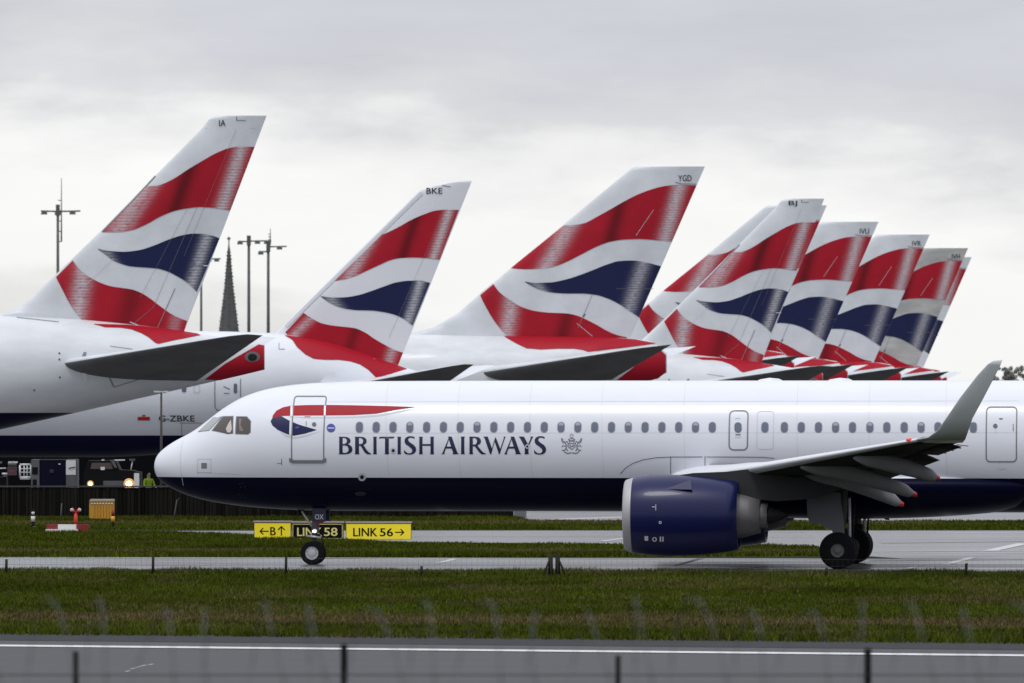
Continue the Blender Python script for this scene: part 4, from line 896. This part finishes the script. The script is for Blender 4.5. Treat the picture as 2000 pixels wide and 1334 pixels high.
mast(113, 404, 900, 6.2, [(-33, -20, 9), (-6, 6, 10), (14, 44, 9)], 'grey floodlight mast with tall whip aerial at far left', (7, 348, 472))
mast(486, 464, 1000, 6.5, [(-20, -14, 8), (8, 44, 7)], 'floodlight mast just right of the dark spire')
mast(524, 476, 1000, 6.5, [(-18, -11, 16), (8, 36, 6)], 'floodlight mast with short aerial, left of the BKE fin', (4, 446, 478))
mast(393, 500, 1080, 5, [(8, 38, 6)], 'floodlight mast half hidden behind the IA fin')
s = 1200 / F; X, Y, _ = at(447, 700, 1200); r = tag(empty('spire', (X, Y, 0)), 'tall dark pointed spire with thin finial, between the first two tail fins', 'spire')
b = MB(); zb, z1, z2 = H - (665 - YH) * s, H - (560 - YH) * s, H - (487 - YH) * s
b.lathe([(zb - 4, 23.5 * s), (zb, 21.5 * s), (z1, 8.5 * s), (z2, 2.4 * s), (z2 + .6, .1)], 'spire', 'z', (0, 0, 0), 8, False)
for k in range(8):
    for t in np.linspace(.02, .97, 26):
        z = zb + (z2 - zb) * t; rad = float(np.interp(z, [zb, z1, z2], [21.5 * s, 8.5 * s, 2.4 * s])); a = 2 * math.pi * k / 8; c = (rad * math.cos(a), rad * math.sin(a), z)
        b.lathe([(-.2, .01), (0, .07 + .06 * ((k * 7 + int(t * 50)) % 3)), (.16, .01)], 'spire', 'z', c, 5)
b.build('steeple', r)
b = MB(); b.box((-1.5, -1.5, 0), (1.5, 1.5, zb - 3.8), 'spire'); b.build('tower', r)
b = MB(); b.tube([(0, 0, z2 - .5), (0, 0, H - (466 - YH) * s)], .10, 'mast', 6); b.lathe([(-.3, .02), (0, .3), (.3, .02)], 'mast', 'z', (0, 0, H - (466 - YH) * s), 8); b.build('finial', r)
# trees at the far right, distance haze painted into the pale leaf colour
MT['leaf'] = mat('leaf_haze_grey', (.24, .245, .22), .8, noise=.4, nscale=(.6, .6, .6)); MT['bark'] = mat('bark', (.06, .05, .04), .9)
def tree(px, top, wpx, D, label):
    s = D / F; X, Y, _ = at(px, 700, D); r = tag(empty('tree', (X, Y, 0)), label, 'tree', 'blurred trees beyond the parked jets'); zt = H - (top - YH) * s; w = wpx * s / 2
    b = MB(); b.tube([(0, 0, 0), (.1, 0, zt * .4), (0, .1, zt * .75)], [.35, .25, .08], 'bark', 8)
    for k in range(6): a = k * 1.05; b.tube([(0, 0, zt * (.3 + .06 * k)), (w * .6 * math.cos(a), w * .6 * math.sin(a), zt * (.5 + .06 * k))], [.14, .03], 'bark', 6)
    b.build('trunk', r); b = MB(); g = random.Random(px)
    cl = [(g.gauss(0, w * .45), g.gauss(0, w * .45), zt * g.uniform(.42, .9)) for _ in range(120)]; vs = []; fs = []
    for cx, cy, cz in cl:
        rr = w * g.uniform(.14, .30) * (1.15 - .5 * cz / zt)
        for _ in range(90):
            v = Vector((g.gauss(0, 1), g.gauss(0, 1), g.gauss(0, .8))).normalized() * rr * g.uniform(.5, 1.1); p = Vector((cx, cy, cz)) + v; t = Vector((g.gauss(0, 1), g.gauss(0, 1), g.gauss(0, 1))).normalized(); q = t.cross(v).normalized(); e_ = g.uniform(.08, .17)
            i = len(vs); vs += [p - t * e_, p + q * e_ * .7, p + t * e_]; fs.append((i, i + 1, i + 2))
    b.add(vs, fs, 'leaf'); b.build('crown', r, fix=False)
tree(1972, 704, 46, 1000, 'blurred haze-painted tree right of the winglet, at the right edge')
tree(1935, 722, 40, 1080, 'lower haze-painted tree behind the upturned winglet')
tree(2030, 712, 60, 1020, 'blurred tree cut by the right frame edge')

# ------------------------------------------------------------------ dark timber fence, lamp, apron equipment
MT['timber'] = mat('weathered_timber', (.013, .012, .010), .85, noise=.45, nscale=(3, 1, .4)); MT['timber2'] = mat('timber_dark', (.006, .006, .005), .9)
FD = 346.0; sF = FD / F; fz = H - (950 - YH) * sF
r = tag(empty('timber_fence', (0, FD, 0)), 'long dark slatted timber blast fence behind the jet nose', 'fence')
xa, xb = (-160 - 1000) * sF, (1003 - 1000) * sF; b = MB(); x = xa; g = random.Random(3)
while x < xb:
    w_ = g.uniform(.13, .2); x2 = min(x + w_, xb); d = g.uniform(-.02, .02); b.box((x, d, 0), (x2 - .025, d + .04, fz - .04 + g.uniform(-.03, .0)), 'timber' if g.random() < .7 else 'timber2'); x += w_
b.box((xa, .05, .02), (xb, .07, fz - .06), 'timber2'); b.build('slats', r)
b = MB(); b.box((xa, -.05, fz - .03), (xb, .12, fz + .03), MT['hubgrey']); b.build('rail', r)
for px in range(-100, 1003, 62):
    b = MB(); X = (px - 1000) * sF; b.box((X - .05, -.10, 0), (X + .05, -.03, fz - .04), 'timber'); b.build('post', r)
b = MB(); b.box((xb + .02, -.2, 0), (xb + .55, .3, 1.3), MT['midgrey']); b.build('end_post', r)

X, Y, _ = at(315, 900, 349.5); r = tag(empty('street_lamp', (X, Y, 0)), 'slim grey street lamp with double head in front of the parked jet', 'street lamp'); s = 349.5 / F; zt = H - (766 - YH) * s
b = MB(); b.tube([(0, 0, 0), (0, 0, zt * .5), (0, 0, zt)], [.075, .06, .045], MT['hubgrey'], 10); b.build('pole', r)
b = MB(); b.tube([(-.28, 0, zt + .04), (0, 0, zt), (.22, 0, zt - .02)], .03, MT['hub'], 6); b.build('crossarm', r)
for a, c in ((-.32, -.05), (.06, .30)): b = MB(); b.box((a, -.07, zt - .01), (c, .07, zt + .06), MT['hub']); b.build('lamp_head', r)

MT['gapdark'] = mat('gap_filler_dark', (.005, .005, .006), .9); MT['navybox'] = mat('container_navy', (.003, .003, .014), .6); MT['boxgrey'] = mat('container_grey', (.075, .075, .08), .5, noise=.25, nscale=(2, 2, 1)); MT['maroon'] = mat('maroon_paint', (.09, .02, .03), .5); MT['tug'] = mat('tug_dark', (.006, .0062, .007), .5)
X0_, X1_ = (-300 - 1000) / F * 432, (1000 - 1000) / F * 432
r = tag(empty('gap_filler', ((X0_ + X1_) / 2, 436, 0)), 'invented low dark building filling the gap under the parked jet', 'building')  # invented block, added to keep the view under the belly dark
b = MB(); hwid = (X1_ - X0_) / 2; b.box((-hwid, -3, 0), (hwid, 3, 3.2), 'gapdark'); b.build('wall', r)
b = MB(); b.box((-hwid - .3, -3.4, 3.2), (hwid + .3, 3.4, 3.45), 'gapdark'); b.build('roof', r)
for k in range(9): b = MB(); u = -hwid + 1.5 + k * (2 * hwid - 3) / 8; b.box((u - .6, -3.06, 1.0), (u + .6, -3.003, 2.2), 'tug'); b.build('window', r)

VD = 366.0; sV = VD / F
def vx(px): return (px - 1000) * sV
def vz(py): return H - (py - YH) * sV
# service loader with guard frame
r = tag(empty('service_loader', (vx(32), VD, 0)), 'dark airport loader with white guard frame and maroon box, far left', 'loader'); q = lambda px: vx(px) - vx(32)
b = MB(); b.box((q(-14), -.7, .45), (q(61), .7, .75), 'tug'); b.box((q(-14), -.5, .75), (q(14), .6, 1.5), 'tug'); b.tube([(q(-10), -.75, vz(915)), (q(14), -.75, vz(914))], .03, 'hub', 6); b.tube([(q(-14), -.75, vz(906)), (q(6), -.75, vz(903))], .06, 'boxgrey', 6); b.tube([(q(6), -.75, vz(925)), (q(16), -.75, vz(925))], .05, 'hub', 6); b.tube([(q(8), -.75, vz(930)), (q(16), -.75, vz(929))], .04, 'boxgrey', 6); b.box((q(18), -.72, vz(904)), (q(36), -.6, vz(901)), 'hub')
b.tube([(q(18), -.7, vz(908)), (q(26), -.7, vz(906)), (q(34), -.7, vz(908))], .09, 'boxgrey', 8); b.build('chassis', r)
b = MB(); b.box((q(16), -.7, vz(928)), (q(32), .3, vz(912)), 'maroon'); b.box((q(19), -.71, vz(920)), (q(31), -.70, vz(918)), 'boxgrey'); b.build('equipment_box', r)
b = MB()
for p0, p1, w_ in (((41, 932), (41, 908), .05), ((41, 907), (62, 907), .05), ((62, 907), (62, 932), .04), ((41, 932), (62, 932), .05), ((49, 908), (49, 930), .03), ((55, 908), (55, 930), .03), ((41, 915), (62, 915), .025), ((41, 922), (62, 922), .025), ((41, 935), (62, 935), .03)): b.tube([(q(p0[0]), -.75, vz(p0[1])), (q(p1[0]), -.75, vz(p1[1]))], w_, 'hub', 6)
b.build('guard_frame', r)
for px in (-4, 24, 52):
    b = MB(); wheel(b, (q(px), -.62, .38), .38, .25, 'boxgrey', .18); b.build('wheel', r)
# container with grey ends
r = tag(empty('equipment_container', (vx(107), VD, 0)), 'navy equipment container with pale grey end panels behind the fence', 'container'); q = lambda px: vx(px) - vx(107)
b = MB(); b.box((q(79), -.8, .15), (q(131), 1.0, vz(898)), 'navybox'); b.box((q(80), -.82, vz(898)), (q(130), -.80, vz(896.5)), 'boxgrey'); b.box((q(99), -.83, vz(923)), (q(107), -.80, vz(916)), MT['speck']); b.box((q(116), -.83, vz(907)), (q(120), -.80, vz(905)), 'hub'); b.build('body', r)
b = MB(); b.box((q(63), -.85, .2), (q(79), 1.0, vz(897.5)), 'boxgrey'); b.box((q(65), -.87, vz(926)), (q(76), -.85, vz(912)), 'tug'); b.box((q(66), -.87, .35), (q(74), -.85, vz(936)), 'tug'); b.build('end_panel', r)
b = MB(); b.box((q(131), -.85, .2), (q(152), 1.0, vz(897)), 'boxgrey'); b.box((q(131), -.87, vz(927)), (q(150), -.85, vz(898.5)), 'hub'); b.tube([(q(136), -.9, vz(914)), (q(149), -.9, vz(911.5))], .02, 'tug', 5); b.build('end_panel', r)
for px in (86, 124): b = MB(); wheel(b, (q(px), -.7, .22), .22, .15, 'boxgrey', .1); b.build('wheel', r)
# pushback tug with lit lamps
r = tag(empty('pushback_tug', (vx(220), VD - 1, 0)), 'low dark aircraft tug with two lit headlamps behind the fence', 'tug'); q = lambda px: vx(px) - vx(220)
b = MB(); b.prism([(q(165), .35), (q(278), .35), (q(278), vz(922)), (q(262), vz(918)), (q(238), vz(917)), (q(230), vz(899)), (q(176), vz(899)), (q(168), vz(925))], -1.0, 1.0, 'tug'); b.box((q(206), -1.02, vz(947)), (q(258), -1.0, vz(938)), 'boxgrey'); b.build('body', r)
b = MB(); b.prism([(q(181), vz(915)), (q(225), vz(915)), (q(222), vz(903)), (q(184), vz(903))], -1.03, -1.003, MT['glass']); b.build('windscreen', r)
for a, c in ((203, 208), (228, 248)): b = MB(); b.box((q(a), -1.05, vz(898.8)), (q(c), -.9, vz(896.5)), 'hub'); b.build('roof_light', r)
b = MB(); b.box((q(201), -1.05, vz(917)), (q(209), -1.035, vz(911)), 'hub'); b.build('number_panel', r)
b = MB(); b.prism([(q(219), vz(897)), (q(227), vz(897)), (q(233), vz(913)), (q(229), vz(913))], -1.12, -1.05, 'boxgrey'); b.build('mirror_arm', r)
b = MB(); b.box((q(266), -1.05, .5), (q(276), -.98, vz(923)), 'hub'); b.build('side_panel', r)
b = MB(); b.tube([(q(258), -.6, vz(922)), (q(262), -.6, vz(899))], .03, 'hub', 6); b.box((q(256), -.7, vz(899)), (q(267), -.5, vz(895.5)), 'boxgrey'); b.build('beacon_pole', r)
for px, rad, e_ in ((181, .075, 7), (256, .125, 9)):
    b = MB(); b.lathe([(-1.0, .001), (-1.0, rad), (-1.04, rad), (-1.06, rad * .8), (-1.07, .001)], mat('headlamp_lit', (1, .8, .5), .3, emit=((1, .72, .34), e_)), 'y', (q(px), 0, vz(944)), 18); b.lathe([(-1.0, rad * 2), (-1.03, rad * 1.9), (-1.02, rad * 1.02)], mat('headlamp_glow', (.6, .35, .15), .4, emit=((1, .38, .08), .35)), 'y', (q(px), 0, vz(944)), 18); b.build('headlight', r)  # outer ring emits weakly, standing in for the glow around each lamp
for px in (178, 264): b = MB(); wheel(b, (q(px), -.85, .42), .42, .28, 'boxgrey', .2); b.build('wheel', r)
# person in high visibility jacket
MT['hiviz'] = mat('hi_vis_yellow', (.13, .20, .014), .8, spec=.1); MT['trouser'] = mat('dark_trousers', (.015, .016, .03), .8); MT['skin'] = mat('skin', (.18, .11, .08), .6); MT['hair'] = mat('hair_dark', (.02, .015, .012), .8); MT['hivband'] = mat('reflective_band', (.6, .62, .6), .4)
def figure(px, D, label):
    s = D / F; X = (px - 1000) * s; r = tag(empty('person', (X, D, 0), R(35)), label, 'person')
    J = {'pel': (0, 0, .95, .15, .11), 'ch': (0, 0, 1.30, .17, .12), 'nk': (0, 0, 1.50, .06, .06), 'hd': (0, -.02, 1.62, .085, .095), 'ht': (0, -.01, 1.74, .07, .08)}
    E = [('pel', 'ch'), ('ch', 'nk'), ('nk', 'hd'), ('hd', 'ht')]
    for sd, n in ((-1, 'l'), (1, 'r')):
        J['sh' + n] = (sd * .19, 0, 1.43, .07, .07); J['el' + n] = (sd * .27, -.06, 1.17, .05, .05); J['wr' + n] = (sd * .22, -.26, 1.05, .035, .035); J['ha' + n] = (sd * .20, -.34, 1.04, .035, .025)
        J['hp' + n] = (sd * .10, 0, .90, .095, .10); J['kn' + n] = (sd * .11, -.03, .50, .065, .065); J['an' + n] = (sd * .11, .02, .09, .045, .05); J['to' + n] = (sd * .12, -.15, .04, .04, .03)
        E += [('ch', 'sh' + n), ('sh' + n, 'el' + n), ('el' + n, 'wr' + n), ('wr' + n, 'ha' + n), ('pel', 'hp' + n), ('hp' + n, 'kn' + n), ('kn' + n, 'an' + n), ('an' + n, 'to' + n)]
        for fgi in range(4):
            a = f'f{n}{fgi}'; J[a] = (sd * .20 + (fgi - 1.5) * .018, -.38, 1.035, .009, .009); J[a + 't'] = (sd * .20 + (fgi - 1.5) * .019, -.42 - .004 * (fgi % 2), 1.015, .008, .008); E += [('ha' + n, a), (a, a + 't')]
        J['th' + n] = (sd * .165, -.34, 1.03, .010, .010); J['tt' + n] = (sd * .15, -.38, 1.02, .009, .009); E += [('wr' + n, 'th' + n), ('th' + n, 'tt' + n)]
    ks = list(J); me = bpy.data.meshes.new('body'); me.from_pydata([J[k][:3] for k in ks], [(ks.index(a), ks.index(b_)) for a, b_ in E], []); o = bpy.data.objects.new('body', me); COL.objects.link(o)
    md = o.modifiers.new('s', 'SKIN'); o.modifiers.new('u', 'SUBSURF').levels = 2
    for k, sv in zip(ks, me.skin_vertices[0].data): sv.radius = J[k][3:5]; sv.use_root = (k == 'pel')
    ev = bpy.data.meshes.new_from_object(o.evaluated_get(bpy.context.evaluated_depsgraph_get())); bpy.data.objects.remove(o); ev.materials.clear()
    for m in ('skin', 'hiviz', 'trouser', 'hair', 'hivband'): ev.materials.append(MT[m])
    for p in ev.polygons:
        z, y, x = p.center.z, p.center.y, p.center.x; p.use_smooth = True
        p.material_index = 3 if (z > 1.66 and y > -.06) or z > 1.735 else 0 if (z > 1.49 and abs(x) < .15) or y < -.28 and z > .9 else (4 if 1.12 < z < 1.17 and abs(x) < .2 else 1) if z > .88 else 2
    ev.name = 'body'; o = bpy.data.objects.new('body', ev); COL.objects.link(o); o.parent = r; return r
figure(290, 362, 'ground worker in yellow-green high-visibility jacket by the jet nose')

# ------------------------------------------------------------------ signs and markers on the grass
MT['signy'] = mat('sign_yellow', (.80, .66, .015), .45, emit=((1, .78, .02), .12)); MT['signk'] = mat('sign_black', (.006, .006, .007), .4); MT['signf'] = mat('sign_frame', (.20, .13, .10), .6); MT['signyl'] = mat('sign_letter_yellow', (.75, .68, .25), .5)
MT['signt'] = mat('sign_top_pale', (.38, .32, .33), .6)
SD = 299.0; sS = SD / F
def arrow(kind, cx, cy, L_, w):
    d = {'l': (-1, 0), 'r': (1, 0), 'u': (0, -1)}[kind]; n = (-d[1], d[0]); t = (cx + d[0] * L_ / 2, cy + d[1] * L_ / 2); h_ = L_ * .36
    return stroke([(cx - d[0] * L_ / 2, cy - d[1] * L_ / 2), t], w) + [q for sg in (-1, 1) for q in stroke([t, (t[0] - d[0] * h_ + sg * n[0] * h_, t[1] - d[1] * h_ + sg * n[1] * h_)], w)]
def sign(x0, x1, y0, y1, face, ink, texts, arrows, label, border=None):
    cx = (x0 + x1) / 2; r = tag(empty('taxiway_sign', ((cx - 1000) * sS, SD, 0)), label, 'sign', 'taxiway direction signs on the grass'); q = lambda px: (px - cx) * sS; z = lambda py: H - (py - YH) * sS
    b = MB(); b.box((q(x0), 0, z(y1) - .03), (q(x1), .28, z(y0)), 'signf'); b.box((q(x0) - .02, -.03, z(y0)), (q(x1) + .02, .30, z(y0) + .05), 'signt'); b.build('case', r)
    b = MB(); u = 1.2; b.box((q(x0 + u), -.012, z(y1 - u)), (q(x1 - u), -.001, z(y0 + u * 1.6)), face)
    if border:
        for p0, p1 in (((x0 + 2.5, y0 + 3), (x1 - 2.5, y0 + 3)), ((x0 + 2.5, y1 - 2.5), (x1 - 2.5, y1 - 2.5)), ((x0 + 2.5, y0 + 3), (x0 + 2.5, y1 - 2.5)), ((x1 - 2.5, y0 + 3), (x1 - 2.5, y1 - 2.5))):
            for k in stroke([p0, p1], 1.1): b.add([(q(a), -.016, z(c)) for a, c in k], [(0, 1, 2, 3)], ink)
    b.build('panel', r)
    b = MB()
    for t, a0, c0, a1, c1 in texts:
        v, f = text2d(t)
        for dx in (-.25, 0, .25): b.add([(q(a0 + dx + (a1 - a0) * a), -.018 - (dx + .25) * .004, z(c1 + (c0 - c1) * c)) for a, c in v], f, ink)
    for k, ax, ay, al in arrows:
        for qd in arrow(k, ax, ay, al, 2.2): b.add([(q(a), -.018, z(c)) for a, c in qd], [(0, 1, 2, 3)], ink)
    b.build('legend', r)
    for a in (x0 + 10, x1 - 10): b = MB(); b.box((q(a) - .04, .10, 0), (q(a) + .04, .18, z(y1) - .03), 'signf'); b.build('leg', r)
sign(496, 568.5, 1020, 1053, 'signy', 'signk', [('B', 528, 1029.5, 538.5, 1045.5)], [('l', 516, 1037.5, 16), ('u', 549.5, 1037, 17)], 'yellow sign reading B between a left and an up arrow')
sign(569.5, 671, 1021, 1054, 'signk', 'signyl', [('LINK', 580.5, 1030.5, 629, 1047), ('58', 633, 1030.5, 659, 1047)], [], 'black sign with yellow LINK58 behind the nose wheel', True)
sign(675.5, 803.5, 1021.5, 1056, 'signy', 'signk', [('LINK', 690, 1031, 737, 1047.5), ('56', 742, 1031.5, 767.5, 1047.5)], [('r', 780.5, 1039.5, 16)], 'yellow sign reading LINK56 with a right arrow')
MT['pw'] = mat('marker_white', (.62, .62, .60), .6); MT['pk'] = mat('marker_black', (.012, .012, .012), .6); MT['py'] = mat('marker_amber', (.62, .30, .015), .5); MT['pr'] = mat('equipment_red', (.55, .025, .012), .5); MT['pyel'] = mat('cabinet_amber', (.50, .25, .015), .5, noise=.12, nscale=(2, 2, 1)); MT['pdk'] = mat('marker_dark_red', (.20, .012, .012), .6)
def place(name, px, D, label, cat, group=None): return tag(empty(name, ((px - 1000) * D / F, D, 0)), label, cat, group)
MD = 322.0; sM = MD / F; zM = lambda py: max(0, H - (py - YH) * sM)
r = place('marker_post', 64.5, MD, 'black and white banded marker post standing in grass at far left', 'bollard')
for a, c, m, rad in ((1034, 1019, 'pk', 3.2), (1019, 1008, 'pw', 4), (1008, 1005, 'pk', 3.4), (1005, 999.5, 'pw', 3), (999.5, 995, 'pk', 2.6)):
    b = MB(); b.lathe([(zM(a), .001), (zM(a), rad * sM), (zM(c) - .003, rad * sM), (zM(c) - .003, .001)], m, 'z', (0, 0, 0), 16); b.build('band', r)
b = MB(); b.lathe([(.0, 5 * sM), (.05, 5 * sM), (.06, .001)], 'pw', 'z', (0, 0, 0), 16); b.build('base', r)
r = place('marker_post', 220.5, MD, 'black and amber banded marker post beside the amber cabinet', 'bollard')
for a, c, m, rad in ((1035, 1020, 'pk', 3.4), (1020, 1008, 'py', 4.0), (1008, 997, 'pdk', 3.2)):
    b = MB(); b.lathe([(zM(a), .001), (zM(a), rad * sM), (zM(c) - .003, rad * sM * .92), (zM(c) - .003, .001)], m, 'z', (0, 0, 0), 16); b.build('band', r)
r = place('hydrant_post', 148, 318, 'bright red post with two short angled heads on the grass', 'post'); s = 318 / F; z = lambda py: H - (py - YH) * s
b = MB(); b.tube([(0, 0, 0), (0, 0, z(1002))], [.075, .065], 'pr', 12); b.build('pole', r)
for sg in (-1, 1):
    b = MB(); b.tube([(0, 0, z(1004)), (sg * .09, -.02, z(998)), (sg * .17, -.04, z(994.5))], [.05, .06, .085], 'pr', 10); b.lathe([(-.11, .001), (-.11, .06), (-.06, .07)], 'pw', 'y', (sg * .15, 0, z(996)), 12); b.build('head', r)
b = MB(); b.box((-.12, -.12, 0), (.55, .2, .18), 'pdk'); b.build('base', r)
r = place('barrier_box', 122, 312, 'low red and white barrier lying in the grass by the red post', 'barrier'); s = 312 / F
b = MB(); b.box((-32 * s, -.3, .0), (30 * s, .3, .12), 'pw'); b.build('tray', r)
for a, c, m in ((-32, -10, 'pdk'), (-9.8, 26, 'pw'), (26.2, 48, 'pdk')): b = MB(); b.box((a * s, .32, .0), (c * s, .55, .30), m); b.build('block', r)
r = place('control_cabinet', 199, 340, 'amber louvred cabinet with row of round lamps against the timber fence', 'cabinet'); s = 340 / F; z = lambda py: H - (py - YH) * s
b = MB(); b.box((-24 * s, -.3, .05), (24 * s, .35, z(979)), 'pyel')
for k in range(7): u = (-13 + k * 5.6) * s; b.box((u - .006, -.312, .1), (u + .006, -.30, z(988)), 'pdk')
b.build('body', r); b = MB(); b.prism([(-24.5 * s, z(979)), (24.5 * s, z(979)), (24 * s, z(975)), (-22 * s, z(975))], -.34, .38, mat('cabinet_lid', (.42, .36, .28), .6)); b.build('lid', r)
for k in range(8): b = MB(); b.lathe([(-.33, .001), (-.33, .035), (-.30, .04)], 'pw', 'y', ((-19 + k * 5.6) * s, 0, z(983.5)), 10); b.build('lamp', r)
b = MB(); b.box((-22 * s, -.2, 0), (22 * s, .2, .05), 'pk'); b.build('plinth', r)
r = place('fence_stay', 118, 336, 'leaning pale timber stay against the dark fence', 'stake'); b = MB(); b.tube([(0, 0, 0), (.04, .25, .75)], .03, MT['hubgrey'], 6); b.build('stay', r)
r = place('fence_stay', 343, 336, 'leaning stay with pale cap left of the jet belly', 'stake'); b = MB(); b.tube([(-.1, 0, 0), (.04, .3, .9), (.12, .3, .95)], .03, MT['hubgrey'], 6); b.build('stay', r)

# ------------------------------------------------------------------ low wire fence along the taxiway edge
MT['wire'] = mat('wire_grey', (.06, .06, .06), .6, metal=.3); MT['stake'] = mat('stake_grey', (.03, .029, .024), .8, noise=.3, nscale=(4, 4, 4))
LY = lambda x: 242.5 - .10 * x
r = tag(empty('low_wire_fence', (0, 0, 0)), 'low wire mesh fence on short stakes along the grass edge of the taxiway', 'fence')
b = MB()
for z_ in (.12, .3, .5): b.tube([(-22, LY(-22), z_), (22, LY(22), z_)], .0035, 'wire', 4)
for x in np.arange(-22, 22, .16): b.add([(x, LY(x), 0), (x + .004, LY(x), 0), (x + .004, LY(x), .5), (x, LY(x), .5)], [(0, 1, 2, 3)], 'wire')
b.build('mesh', r, fix=False)
for px, hh in ((8, .46), (297, .56), (558, .54), (823, .28), (1350, .22), (1610, .25), (1880, .4)):
    x = (px - 1000) * 243 / F; b = MB(); b.tube([(x, LY(x) - .03, 0), (x + .01, LY(x) - .03, hh)], [.045, .04], 'stake', 8); b.build('stake', r)
for px, legs in ((1075, (-.22, .02)), (1089, (.0, .24))):
    x = (px - 1000) * 243 / F; b = MB(); b.tube([(x, LY(x) - .05, 0), (x, LY(x) - .05, .64)], [.075, .07], 'stake', 8)
    for dx in legs: b.tube([(x + dx, LY(x) - .3, 0), (x, LY(x) - .06, .56)], .03, 'stake', 6)
    b.build('strainer_post', r)

# ------------------------------------------------------------------ security fence near the camera, out of focus
ND = 72.0; sN = ND / F
MT['fpost'] = mat('fence_post_black', (.012, .012, .013), .6); MT['fpost2'] = mat('fence_post_grey', (.035, .035, .037), .6); MT['razor'] = mat('razor_wire_steel', (.10, .10, .115), .6, metal=.0)
r = tag(empty('security_fence', (0, ND, 0)), 'row of out-of-focus dark fence posts along the bottom edge', 'fence')
for px, top, w_, m, sl in ((-380, 1262, 13, 'fpost', 0), (148, 1272, 11, 'fpost2', .03), (672, 1258, 13, 'fpost', .02), (1207, 1280, 11, 'fpost2', 0), (1695, 1266, 13, 'fpost', .0), (2230, 1266, 13, 'fpost', 0)):
    x = (px - 1000) * sN; z = H - (top - YH) * sN; b = MB(); b.box((x - w_ * sN / 2, -.03, 0), (x + w_ * sN / 2, .03, z), m); b.build('post', r)
for yy in (1318, 1420, 1560, 1760, 1900): b = MB(); z = H - (yy - YH) * sN; b.tube([(-6, -.04, z), (6, -.04, z)], .005, 'fpost2', 5); b.build('strand', r)
ND2 = 42.0; s2 = ND2 / F
r = tag(empty('razor_wire_fence', (0, ND2, 0)), 'coils of blurred razor wire along a fence top nearest the camera', 'fence')
b = MB(); pts = []; zc = H - (1292 - YH) * s2; g = random.Random(5)
for k in range(0, 26 * 26): t = k / 26; pts.append((-3.6 + t * .28 + .05 * math.sin(t * 3.1) + .03 * math.sin(t * 7.3), .28 * math.cos(2 * math.pi * t), zc + (.29 + .035 * math.sin(t * 1.7) + .02 * math.sin(t * 5.1)) * math.sin(2 * math.pi * t)))
b.tube(pts, .0026, 'razor', 5, smooth=False)
for i in range(0, len(pts) - 1, 2):
    p = Vector(pts[i]); d = (Vector(pts[i + 1]) - p).normalized(); u = d.cross(Vector((0, 1, 0))).normalized(); b.add([p - d * .016, p + u * .008, p + d * .016, p - u * .008], [(0, 1, 2, 3)], 'razor')
b.build('razor_coil', r, fix=False)
b = MB(); b.tube([(-3, 0, zc - .36), (3, 0, zc - .36)], .02, 'fpost2', 8); b.build('rail', r)
for x in (-2.6, 0, 2.6): b = MB(); b.box((x - .04, -.04, 0), (x + .04, .04, zc - .385), 'fpost2'); b.build('post', r)
